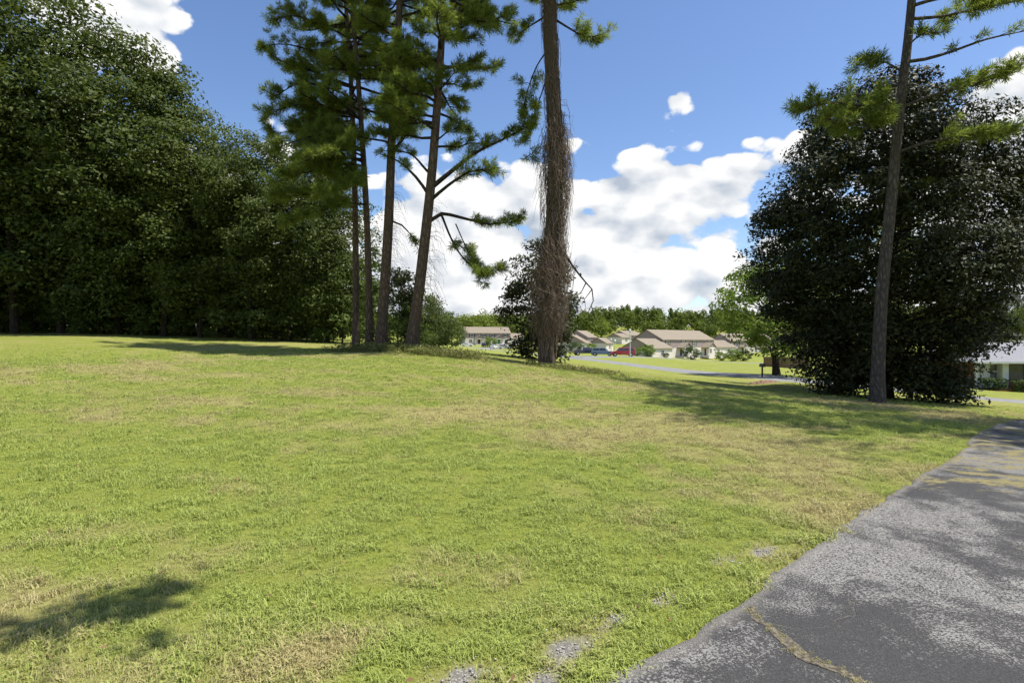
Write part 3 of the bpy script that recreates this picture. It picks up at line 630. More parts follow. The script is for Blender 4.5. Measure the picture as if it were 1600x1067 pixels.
def vines():
    rng = np.random.default_rng(7); tr = np.array([vb] + PP(24, (858,470), (866,330), (868,230), (862,110), (858,0), (856,-60), (856,-160))) - vb; tr = spline(tr, .3)
    # envelope radius of the tangle by height above ground
    hs = [0, 1.2, 1.9, 2.6, 3.4, 4.2, 4.9, 5.6, 6.3, 7.3, 8.7, 10., 11.4, 12.7, 17.]; rs = [.29, .36, .62, .95, 1.2, 1.12, .90, .66, .56, .66, .74, .62, .46, .38, .32]
    g = Geo(); N = 5200; cx = lambda z: np.stack([np.interp(z, tr[:, 2], tr[:, 0]), np.interp(z, tr[:, 2], tr[:, 1])], -1)
    for i in range(N):
        h1 = rng.uniform(1.6, 17.) if i % 5 else rng.uniform(2.2, 5.4); L = rng.uniform(.5, 1.9); m = 7; z = h1 - np.linspace(0, 1, m) * L; z = np.maximum(z, rng.uniform(.5, 1.5))
        a = rng.uniform(0, 2 * PI) + np.cumsum(rng.normal(0, .20, m)); env = np.interp(h1, hs, rs) * (.62 + .6 * hnoise(np.array([h1 * 1.3]), np.array([a[0] * .9]), 3)[0]) * np.linspace(1, .9, m); u = rng.uniform(0, 1) ** 2.
        rr = .20 + (env - .20) * np.clip(u + np.cumsum(rng.normal(0, .07, m)), 0, 1.25); c = cx(z)
        p = np.c_[c[:, 0] + rr * np.cos(a), c[:, 1] + rr * np.sin(a), z + rng.normal(0, .05, m)]
        g.add(*tube(p, np.linspace(rng.uniform(.006, .014), .004, m), 3))
    for i in range(46):
        z = np.linspace(rng.uniform(.0, .8), rng.uniform(6, 15), 16); a = rng.uniform(0, 6.28) + np.cumsum(rng.normal(0, .16, 16)); r_ = np.interp(z, [0, 17], [.30, .16]) + rng.uniform(0, .07) + np.abs(rng.normal(0, .03, 16)); c = cx(z)
        g.add(*tube(np.c_[c[:, 0] + r_ * np.cos(a), c[:, 1] + r_ * np.sin(a), z], np.linspace(rng.uniform(.02, .04), .012, 16), 5))
    for zc, ang, ext, cnt in ((8.9, PI, .95, 90), (9.6, 0., .8, 130), (7.8, .1, .7, 120), (5.6, 0., .6, 90)):
        for i in range(cnt):      # wisps hanging clear of the trunk
            a = ang + rng.normal(0, .7); r_ = rng.uniform(.4, ext); c = cx(np.array([zc]))[0]; z0 = zc + rng.normal(0, .7); m = 6; s = np.linspace(0, 1, m)
            p = np.c_[c[0] + np.cos(a) * (.25 + (r_ - .2) * np.sqrt(s)), c[1] + np.sin(a) * (.25 + (r_ - .2) * np.sqrt(s)), z0 + .4 * s - 1.9 * s ** 2 * rng.uniform(.5, 1.1)]
            p[1:] += rng.normal(0, .05, (m - 1, 3)); g.add(*tube(p, np.linspace(.009, .004, m), 3))
    o = obj('dead_vines', mesh('dead_vines', *g.get()), M['vine'], pv); o['label'] = 'shaggy brown dead vines hanging round the trunk'
vines()
tag(pv, 'straight pine smothered in shaggy brown dead vines with a broken drooping limb', 'pine tree')

# wispy dead vines on the clump's trunks
def wisps(root, spots, seed):
    rng = np.random.default_rng(seed); g = Geo(); b = np.array(root.location)
    for c, n, ang in spots:
        for i in range(n):
            a = ang + rng.normal(0, .5); r_ = rng.uniform(.3, 1.); s = np.linspace(0, 1, 6); o = np.array(c) - b + np.array([0, 0, rng.normal(0, .6)])
            p = np.c_[o[0] + np.cos(a) * r_ * np.sqrt(s), o[1] + np.sin(a) * r_ * np.sqrt(s), o[2] + .25 * s - 1.3 * s * s * rng.uniform(.3, 1.)]; p[1:] += rng.normal(0, .04, (5, 3))
            g.add(*tube(p, np.linspace(.007, .003, 6), 3))
    obj('dead_vines', mesh('dead_vines', *g.get()), M['vine'], root)
wisps(pa, [(P(662,400,24), 34, .0), (P(656,440,24), 30, .0), (P(668,350,24), 26, .2)], 3)
wisps(pb, [(P(606,360,25), 40, .1), (P(602,420,25), 40, .1), (P(608,300,25), 20, .1)], 4)

# right pine in front of the magnolia
pr_ = pine('pine_tree', 46, [gp(1370, 19)] + PP(19, (1377,470), (1392,320), (1405,180), (1419,60), (1429,-60), (1436,-190)), .215, .10,
    limbs=[(PP(19, (1416,97), (1445,93,-.2), (1490,80,-.4), (1540,62,-.5), (1605,48,-.6)), .06, .06), (PP(19, (1424,30), (1470,26,.3), (1530,14,.5), (1600,0,.6)), .06, 1.6), (PP(19, (1424,10), (1480,-5,-.5), (1560,-10,-.8)), .06, 1.6),
           (PP(19, (1413,115), (1385,98), (1360,96,-.3), (1338,104,-.4)), .04, 1.4), (PP(19, (1408,165), (1360,168,-.5), (1305,160,-.8), (1250,172,-.9)), .05, 1.6), (PP(19, (1400,190), (1350,196,-.8), (1290,186,-1.)), .04, 1.5),
           (PP(19, (1405,170), (1455,150,-.4), (1520,132,-.6), (1590,112,-.6)), .055, 1.5), (PP(19, (1398,240), (1450,222,-.6), (1520,214,-.9), (1580,208,-1.)), .05, 1.4), (PP(19, (1415,75), (1440,52,-.4), (1475,50,-.6)), .035, 1.4),
           (PP(19, (1390,330), (1408,300,.4), (1440,290,.8)), .025, .4)],
    auto=[(15, 19.5, 18, 2.6, 0., PI)], bark='barkgrey', per=26, L=.28)
tag(pr_, 'tall grey barked pine standing in front of the huge dark magnolia', 'pine tree')

# --- the magnolia
def pmag(t): return float(np.interp(t, [0, .1, .2, .35, .5, .65, .8, .9, 1], [.52, .62, .76, .95, 1., .95, .78, .58, .2]))
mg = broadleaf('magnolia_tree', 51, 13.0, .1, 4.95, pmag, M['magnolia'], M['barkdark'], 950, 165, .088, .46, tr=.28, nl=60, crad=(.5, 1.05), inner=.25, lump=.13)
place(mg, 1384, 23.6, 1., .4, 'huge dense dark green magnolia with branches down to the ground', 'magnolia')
# glossy evergreen behind the vine covered pine
ev = broadleaf('evergreen_tree', 52, 5.9, .1, 1.95, lambda t: float(np.interp(t, [0, .15, .45, .7, .9, 1], [.5, .75, 1., .85, .45, .1])), M['magnolia'], M['barkdark'], 150, 75, .095, .45, tr=.09, nl=26, crad=(.4, .7), inner=.4)
place(ev, 846, 28.3, 1., 0, 'small dark evergreen tree behind the vine covered pine', 'tree')
# light green yard tree across the road
yt = broadleaf('yard_tree', 53, 9.3, 1.7, 4.5, pround, M['lime'], M['barkdark'], 140, 90, .14, tr=.30, nl=30, crad=(.6, 1.1))
place(yt, 1214, 47.5, 1.05, 0, 'light green spreading yard tree with a stout trunk across the road', 'tree')
# trees that stand outside the picture and throw their shade into it
dt = broadleaf('driveway_tree', 54, 23, 10.5, 5.2, pround, M['oak2'], M['barkdark'], 180, 80, .13, tr=.28, nl=34, crad=(.6, 1.2))
g_ = (16.4, 12.4); dt.location = (g_[0], g_[1], float(T(*g_))); tag(dt, 'tall oak overhanging and shading the far end of the driveway', 'tree')
def overhang():
    root = empty('overhanging_oak', (3.95, -4.6, float(T(3.95, -4.6)))); rng = np.random.default_rng(9)
    v, f, cen = crown_leaves(rng, pround, 4.5, 12, 3.6, 70, 80, .10, crad=(.6, 1.1)); tv, tf = skeleton(rng, .26, 11, cen, 26)
    lim = [np.array(q) for q in [(0, 0, 5.6), (-.8, 2.6, 7.2), (-1.7, 5.2, 8.1), (-2.6, 7.3, 8.5)]]
    lv, lf = tube(spline(lim, .4), np.linspace(.09, .008, len(spline(lim, .4))), 6)
    c = np.concatenate([np.array(q) + rng.normal(0, s, (n, 3)) for q, s, n in (((-2.62, 7.55, 8.4), .13, 130), ((-2.45, 7.75, 8.5), .12, 90), ((-2.9, 7.35, 8.4), .10, 60), ((-2.2, 7.2, 8.3), .07, 14))])
    v2, f2 = leaf_quads(c, rng.normal(size=c.shape) * .6 + np.array([0, 0, 1.]), .07 * rng.uniform(.7, 1.2, len(c)), .55, rng)
    obj('trunk', mesh('trunk', np.vstack([tv, lv]), np.vstack([tf, lf + len(tv)]), True), M['barkdark'], root)
    obj('crown', mesh('crown', np.vstack([v, v2]), np.vstack([f, f2 + len(v)])), M['oak2'], root)
    tag(root, 'oak with one leafy limb overhanging the near lawn', 'tree')
overhang()
bt = broadleaf('shade_tree', 55, 11, 2.2, 4.0, pround, M['oak'], M['barkdark'], 90, 80, .13, tr=.22, nl=28, crad=(.6, 1.2))
place(bt, 1318, 33.5, 1., 0, 'leafy tree half hidden behind the huge magnolia', 'tree')

# --- shrubs round the pine clump and beyond
s2 = broadleaf('shrub', 61, 3.6, .05, 1.2, lambda t: float(np.interp(t, [0, .2, .6, 1], [.8, 1, .7, .1])), M['shrub'], M['barkdark'], 60, 60, .07, tr=.04, nl=14, crad=(.3, .55))
place(s2, 620, 26.8, 1., 0, 'upright green shrub growing between two pine trunks', 'shrub')
o = copy_tree(s2); place(o, 645, 27.4, .72, 1., 'low green shrub hugging the foot of the leaning pine', 'shrub')
o = copy_tree(s2); place(o, 588, 28.5, .9, 2., 'olive green shrub behind the dark pine trunks', 'shrub')
s3 = broadleaf('dark_sapling', 62, 3.9, .6, .7, pround, M['magnolia'], M['barkdark'], 26, 45, .09, tr=.035, nl=12, crad=(.25, .5))
place(s3, 637, 27, 1., 0, 'thin dark leaved sapling behind the leaning pine', 'sapling')
s4 = broadleaf('round_tree', 63, 4.6, .15, 2.1, pround, M['oak'], M['barkdark'], 70, 70, .10, tr=.08, nl=18, crad=(.45, .8))
place(s4, 681, 47, .92, 0, 'round dark green small tree standing beyond the pines', 'tree')
o = copy_tree(s4); place(o, 655, 52, 1.05, 2., 'wide dark bushy tree beyond the leaning pine', 'tree')
o = copy_tree(s4); place(o, 706, 120, 1.25, 1., 'bushy green tree beside the far left townhouse', 'tree')
o = copy_tree(s4); place(o, 686, 118, 1.45, 3., 'larger leafy tree left of the far townhouse', 'tree')

# low weeds and brush at the feet of the trees
def weeds(name, spots, seed, label, n=26, size=.05, h=.28):
    rng = np.random.default_rng(seed); V = Geo()
    for px, D, sp, cnt in spots:
        g = G(px, D); q = g[:2] + rng.normal(0, 1, (cnt, 2)) * np.array([sp, .45]); z = T(q[:, 0], q[:, 1]); hh = h * rng.uniform(.3, 1.2, cnt)
        idx = np.repeat(np.arange(cnt), n); N = len(idx); c = np.c_[q[idx] + rng.normal(0, .13, (N, 2)), z[idx] + hh[idx] * rng.uniform(.02, 1, N)]
        V.add(*leaf_quads(c, rng.normal(size=(N, 3)) * .7 + np.array([0, 0, .8]), size * rng.uniform(.5, 1.4, N), .45, rng))
    return tag(obj(name, mesh(name, *V.get()), M['weed']), label, 'weeds', kind='stuff')
weeds('clump_weeds', [(560, 24.6, .8, 60), (610, 24.3, .9, 110), (650, 23.3, .7, 110), (690, 22.8, .9, 120), (725, 22.6, .5, 40)], 71, 'tangled weeds and vines round the feet of the pine clump', h=.34)
weeds('vine_pine_weeds', [(870, 23.4, .5, 60), (905, 23.0, .7, 60), (935, 22.6, .5, 30), (835, 23.6, .3, 14)], 72, 'low brown and green weeds round the foot of the vine covered pine', h=.18)
def brush():
    rng = np.random.default_rng(75); g = Geo()
    for px, D, sp, cnt, L in ((700, 22.7, .8, 150, .5), (905, 22.9, .8, 90, .4), (640, 23.5, 1., 70, .4)):
        c = G(px, D)
        for i in range(cnt):
            x, y = c[0] + rng.normal(0, sp), c[1] + rng.normal(0, .35); z = float(T(x, y)); a = rng.uniform(0, 6.28); d = np.array([math.cos(a), math.sin(a), rng.uniform(-.1, .7)]) * L * rng.uniform(.4, 1.)
            p = np.array([x, y, z + rng.uniform(.0, .12)]); g.add(*tube([p, p + d * .5 + rng.normal(0, .04, 3), p + d], [.008, .007, .004], 3))
    tag(obj('dead_brush', mesh('dead_brush', *g.get()), M['vine']), 'dead brown twigs lying among the weeds', 'brush', kind='stuff')
brush()

# mulch pile
def mulch():
    c = G(1200, 30.3); rng = np.random.default_rng(5); n = 26; th = np.linspace(0, 2 * PI, n, endpoint=False); V = []; Fc = []
    for k, (r_, h) in enumerate(((1.15, -.1), (.95, .10), (.65, .24), (.3, .33), (.05, .35))):
        for a in th: V.append((c[0] + r_ * 1.15 * math.cos(a) * rng.uniform(.9, 1.1), c[1] + r_ * .8 * math.sin(a), c[2] + h + rng.normal(0, .02)))
    for k in range(4):
        for i in range(n): Fc.append((k * n + i, k * n + (i + 1) % n, (k + 1) * n + (i + 1) % n, (k + 1) * n + i))
    root = obj('mulch_pile', mesh('mulch_pile', V, Fc, True), M['mulch']); tag(root, 'low pile of brown mulch and leaf litter left of the magnolia', 'mulch pile')
    m = 500; a = rng.uniform(0, 6.28, m); r_ = np.sqrt(rng.uniform(0, 1, m)) * 1.1; p = np.c_[c[0] + r_ * 1.15 * np.cos(a), c[1] + r_ * .8 * np.sin(a), c[2] + np.interp(r_, [0, .3, .65, .95, 1.15], [.36, .34, .25, .11, 0])]
    o = obj('chips', mesh('chips', *leaf_quads(p, rng.normal(size=(m, 3)) * .5 + np.array([0, 0, 1.]), .05 * rng.uniform(.5, 1.3, m), .4, rng)), M['deadwood'], root); o['kind'] = 'stuff'
mulch()

# --- the wood on the far hill
def far_wood():
    rng = np.random.default_rng(81); Vs = Geo(); tone = []
    xs = []
    for D, nn in ((290, 80), (305, 82), (325, 84), (350, 84), (380, 80), (415, 70)):
        for i in range(nn): xs.append(((-150 + 470 * (i + rng.uniform(0, 1)) / nn) * D / 300, D + rng.uniform(-10, 10)))
    for x, D in xs:
        if D < 272 and x < -15 * D / 260 + 8: pass
        z = float(T(x, D)); px = 800 + x / D * FPX; right = sstep(px, 840, 960)
        h = rng.uniform(9.5, 13) + 3.5 * right + (rng.uniform(0, 3) if rng.uniform() < .25 else 0); rad = rng.uniform(4.2, 6.8); tn = np.clip(rng.normal(.85 - .45 * right, .15), .05, 1)
        if D < 312 and rng.uniform() < .5: h *= .62
        n = 520; pineish = rng.uniform() < .2 + .5 * right; d = rng.normal(size=(n, 3)); d /= np.linalg.norm(d, axis=1)[:, None]
        nc = 16; cc = rng.normal(size=(nc, 3)); cc /= np.linalg.norm(cc, axis=1)[:, None]; cc *= rng.uniform(.5, 1, nc)[:, None]; k = rng.integers(0, nc, n)
        q = cc[k] * np.array([rad * .75, rad * .75, h * .40]) + d * (rad * .38) * np.array([1, 1, .8])
        if pineish: q[:, :2] *= (1.15 - .8 * sstep(q[:, 2], -h * .3, h * .5))[:, None]
        c = q + np.array([x, D, z + h * .56]); v, f = leaf_quads(c, d * .8 + np.array([0, 0, .5]) + rng.normal(size=(n, 3)) * .3, .55 * rng.uniform(.6, 1.3, n), .65, rng); Vs.add(v, f)
        tone.append(np.full(len(v), tn * (.55 if pineish else 1.)))
    me = mesh('far_wood', *Vs.get()); me.attributes.new('tone', 'FLOAT', 'POINT').data.foreach_set('value', np.concatenate(tone).astype(np.float32))
    tag(obj('far_wood', me, M['wood']), 'continuous green wood covering the low hill behind the townhouses', 'wood', kind='stuff')
far_wood()
k = 0
for px, D, h in ((1530, 92, 12), (1590, 88, 13), (1655, 92, 14), (1720, 86, 13), (1470, 98, 11)):
    o = copy_tree(protos[k % 4]); k += 1; s = h / 17; place(o, px, D, s * 1.25, k * 1.3, 'dark green tree rising behind the grey roofed ranch house', 'tree', 'trees behind the ranch house', sz=s)

# ------------------------------------------------------------------ buildings
def window(root, x, z, w_, h, y, shut=True):
    f = MB(); t = .11
    f.box(x - w_/2, x - w_/2 + t, y - .06, y + .02, z, z + h).box(x + w_/2 - t, x + w_/2, y - .06, y + .02, z, z + h)
    f.box(x - w_/2 + t, x + w_/2 - t, y - .06, y + .02, z, z + t).box(x - w_/2 + t, x + w_/2 - t, y - .06, y + .02, z + h - t, z + h)
    f.box(x - w_/2 + t, x + w_/2 - t, y - .05, y + .02, z + h/2 - .03, z + h/2 + .03).box(x - .025, x + .025, y - .048, y + .018, z + t, z + h/2 - .03).box(x - .025, x + .025, y - .048, y + .018, z + h/2 + .03, z + h - t)
    o = f.build('window', M['trim'], root); MB().box(x - w_/2 + t, x + w_/2 - t, y - .02, y + .01, z + t, z + h - t).build('pane', M['glass'], o)
    if shut:
        for s in (-1, 1): MB().box(x + s * (w_/2 + .27) - .24, x + s * (w_/2 + .27) + .24, y - .05, y + .015, z - .03, z + h + .03).build('shutter', M['shutter'], root)
def gable_roof(name, root, x0, x1, y0, y1, ze, zr, m, ov=.3, th=.16):
    """ridge along x"""
    ym = (y0 + y1) / 2; sl = (zr - ze) / (ym - y0); a, b = y0 - ov, y1 + ov; za = ze - ov * sl
    r = MB().prismx([(a, za), (ym, zr), (b, za), (b, za + th), (ym, zr + th), (a, za + th)], x0 - ov, x1 + ov)
    return r.build(name, m, root)
def block(root, x0, x1, y0, y1, z1, zr, low=2.55, wall_u=None, wall_l=None, roof=None, roofname='roof'):
    wl = wall_l or M['white_brick']; wu = wall_u or M['siding']; ym = (y0 + y1) / 2
    MB().box(x0, x1, y0, y1, -1.2, min(low, z1)).build('lower_wall', wl, root)
    u = MB()
    if z1 > low: u.box(x0 - .03, x1 + .03, y0 - .03, y1 + .03, low, z1)
    u.prismx([(y0 - .03, z1), (y1 + .03, z1), (ym, zr - .02)], x0 - .03, x1 + .03); u.build('upper_wall', wu, root)
    return gable_roof(roofname, root, x0, x1, y0, y1, z1, zr, roof or M['shingle'])
def porch(root, x, y, w_=4.2, dep=2.4, ze=2.5, zr=3.9, door='door'):
    p = MB()   # gable facing the front
    p.prism([(x - w_/2 - .25, ze - .12), (x, zr), (x + w_/2 + .25, ze - .12), (x + w_/2 + .25, ze + .02), (x, zr + .15), (x - w_/2 - .25, ze + .02)], y - dep - .2, y - .04)
    r = p.build('porch_roof', M['shingle'], root)
    MB().prism([(x - w_/2 + .02, ze - .02), (x + w_/2 - .02, ze - .02), (x, zr - .1)], y - dep, y - dep + .12).build('pediment', M['siding'], r)
    MB().box(x - w_/2, x + w_/2, y - dep - .05, y - dep + .15, ze - .28, ze - .03).build('beam', M['trim'], r)
    for s in (-1, 1): MB().box(x + s * (w_/2 - .12) - .11, x + s * (w_/2 - .12) + .11, y - dep, y - dep + .2, -.5, ze - .28).build('porch_post', M['trim'], root)
    MB().box(x - w_/2, x + w_/2, y - dep, y - .01, -.6, .06).build('porch_floor', M['white_brick'], root)
    d = MB().box(x - .5, x + .5, y - .06, y + .02, .06, 2.1).build('door', M[door], root); MB().box(x + .36, x + .42, y - .12, y - .06, 1., 1.06).build('handle', M['metal'], d)
def townhouse(name, corner, a, L, W_, ze, zr, label, wins, porches, wings=(), doors=('door',), lows=()):
    root = empty(name, corner, a); tag(root, label, 'townhouse', 'townhouses by the far wood')
    block(root, 0, L, 0, W_, ze, zr)
    MB().box(-.02, L + .02, -.16, -.04, ze - .22, ze - .02).build('gutter', M['trim'], root)
    for x in wins: window(root, x, ze - 1.85, 1.55, 1.5, -.03)
    for x in lows: window(root, x, .65, 1.5, 1.5, 0., False)
    for i, x in enumerate(porches): porch(root, x, 0, door=doors[i % len(doors)])
    for x0, x1, y0, y1, e, r in wings:
        block(root, x0, x1, y0, y1, e, r, roofname='wing_roof'); window(root, (x0 + x1) / 2, .7, 1.6, 1.2, y0, False)
    return root
mh = P(1035, 558, 160); mh[2] = float(T(mh[0], mh[1])) + .1
townhouse('townhouse', mh, R(42), 28.5, 10.3, 4.85, 7.6, 'big mauve and white two storey townhouse with two gabled porches', (2.6, 10.8, 16.8, 25.6), (9.6, 23.4), [(-9.5, -.1, -3.2, 7., 2.45, 5.0), (28.7, 38, 1., 9.2, 2.45, 4.9)], lows=(3.4, 12.8, 26.6))
lh = P(727, 539, 250); lh[2] = float(T(lh[0], lh[1])) + .1
townhouse('townhouse', lh, R(15), 20.5, 10., 4.9, 7.6, 'far townhouse with a bright green porch door and white cars', (3, 8.2, 12.2, 18.2), (6.2, 15.2), [(20.7, 27, 1., 9, 2.5, 4.8)], doors=('door', 'green'), lows=(2.4, 10.8, 18.6))
m2 = P(918, 548, 185); m2[2] = float(T(m2[0], m2[1])) + .1
townhouse('townhouse', m2, R(62), 9, 7.5, 4.5, 6.6, 'pale gabled townhouse right behind the parked dark cars', (2.5, 6.5), (), [(-5., -.1, -1.2, 8.7, 2.6, 5.2), (1, 8., -6., -.15, 2.5, 4.2)])
m3 = P(980, 537, 240); m3[2] = float(T(m3[0], m3[1])) + .1
townhouse('townhouse', m3, R(40), 10, 8, 3.3, 5.2, 'townhouse roof showing beyond the big mauve townhouse', (2.5, 7.5), (), [(-6, -.1, -2, 6, 2.4, 4.)])
m4 = P(1142, 561, 200); m4[2] = float(T(m4[0], m4[1])) + .1
townhouse('townhouse', m4, R(28), 24, 9.5, 4.7, 7.2, 'mauve townhouse partly hidden behind the light green yard tree', (3, 9, 15, 21), (6, 17.5), [(-7.4, -.1, -2.4, 7, 2.5, 4.8)], lows=(3, 13))

def ranch():
    c = P(1527, 608, 55); c[2] = float(T(c[0], c[1])) + .1; root = empty('ranch_house', c, R(-3)); tag(root, 'white ranch house with a grey shingle roof and hedges along its porch', 'house')
    L, W_, ze, zr = 20., 9.5, 2.55, 4.55
    MB().box(.9, L, 2.0, W_, -.8, ze).build('back_wall', M['redbrick'], root)
    MB().box(1.1, 2.55, .9, 2.0, -.8, ze).build('front_wall', M['palewall'], root)
    w_ = MB().box(1.75, 2.5, .84, .9, .85, 2.3); w_.build('window', M['trim'], root)
    MB().box(1.82, 2.43, .80, .845, .92, 1.53).box(1.82, 2.43, .80, .845, 1.6, 2.23).build('pane', M['glass'], root)
    MB().box(2.58, 3.15, .3, .9, -.8, ze).build('column', M['palewall'], root)
    for x in (.05, 7.2, 11.5, 16): MB().box(x, x + .14, .15, .29, -.8, ze - .1).build('porch_post', M['trim'], root)
    MB().box(4.2, 6.2, 1.93, 2.0, .7, 2.2).build('window', M['glass'], root)
    # hip ended roof
    o = .5; v = [(-o, -o, ze), (L + o, -o, ze), (L + o, W_ + o, ze), (-o, W_ + o, ze), (1.6, W_ / 2, zr), (L - 1.6, W_ / 2, zr)]; v += [(x, y, z - .14) for x, y, z in v[:4]]
    MB().add(v, [(0, 1, 5, 4), (1, 2, 5), (2, 3, 4, 5), (3, 0, 4), (0, 6, 7, 1), (1, 7, 8, 2), (2, 8, 9, 3), (3, 9, 6, 0), (9, 8, 7, 6)]).build('roof', M['greyshingle'], root)
    MB().box(-o - .02, L + o, -o - .09, -o - .004, ze - .17, ze + .03).build('gutter', M['trim'], root)
    MB().box(-.2, L, -.5, 2.0, -1., -.02).build('porch_floor', M['redbrick'], root)
ranch()
def neighbour():
    c = P(1492, 592, 80); c[2] = float(T(c[0], c[1])); root = empty('brick_house', c, R(-20)); tag(root, 'red brick house glimpsed between the magnolia and the ranch house', 'house')
    MB().box(0, 12, 0, 8, -1, 2.5).build('wall', M['redbrick'], root); MB().prismx([(0, 2.5), (8, 2.5), (4, 4.3)], .02, 11.98).build('gable_wall', M['redbrick'], root)
    gable_roof('roof', root, 0, 12, 0, 8, 2.5, 4.4, M['greyshingle'], .4)
    for x in (1.5, 3.2, 6): window(root, x, .8, .9, 1.3, 0, False)
neighbour()
def hedge(name, px0, px1, D, h, label, m='hedge', dep=1., seed=1):
    a, b = G(px0, D), G(px1, D); rng = np.random.default_rng(seed); L = b[0] - a[0]; n = int(900 * max(1, L / 3)); c = np.c_[rng.uniform(0, L, n), rng.uniform(-dep / 2, dep / 2, n), rng.uniform(0.02, h, n)]
    k = rng.integers(0, 3, n); c[k == 0, 2] = h + rng.normal(0, .05, (k == 0).sum()); c[k == 1, 1] = -dep / 2 + rng.normal(0, .05, (k == 1).sum())
    root = empty(name, a); tag(root, label, 'hedge')
    obj('foliage', mesh('foliage', *leaf_quads(c, rng.normal(size=(n, 3)) * .5 + np.array([0, -.4, .7]), .11 * rng.uniform(.6, 1.3, n), .6, rng)), M[m], root)
    g = Geo()
    for x in np.arange(.3, L, .5): g.add(*tube([(x, 0, -.1), (x + .05, 0, h * .8)], [.03, .015], 5))
    obj('stems', mesh('stems', *g.get()), M['barkdark'], root)
hedge('hedge', 1530, 1566, 54.2, 1.0, 'clipped dark hedge under the ranch house window', seed=2)
hedge('hedge', 1578, 1640, 54.2, 1.0, 'clipped dark hedge right of the white porch column', seed=3)
fs = broadleaf('foundation_shrub', 64, 2.2, .02, 1.5, pround, M['lime'], M['barkdark'], 40, 45, .12, tr=.04, nl=8, crad=(.4, .6))
for i, (px, D, s, lb) in enumerate(((1013, 147, 1.35, 'bright green shrub before the low wing of the big townhouse'), (1080, 158, 1.5, 'dense rounded shrub between the two gabled porches'), (1126, 160, 1.1, 'low mounded shrub past the second gabled porch'),
        (1146, 158, 1.35, 'light green shrub at the end of the big townhouse'), (1163, 157, 1.3, 'darker shrub ending the townhouse shrub row'), (996, 146, .9, 'small shrub behind the red van'), (925, 168, 1.2, 'green shrub before the pale gabled townhouse'),
        (900, 160, 1.4, 'dark shrub beside the evergreen and the pale townhouse'), (766, 238, 1.8, 'tall bushy shrub between the porches of the far townhouse'), (1040, 153, .6, 'tiny clipped shrub by the first porch'))):
    o = fs if i == 0 else copy_tree(fs); place(o, px, D, s, i * 1.1, lb, 'shrub')
    if i in (1, 4, 7, 9):
        for ch in [x for x in bpy.data.objects if x.parent == o and x.name.startswith('crown')]: ch.data = ch.data.copy(); ch.data.materials[0] = M['hedge']

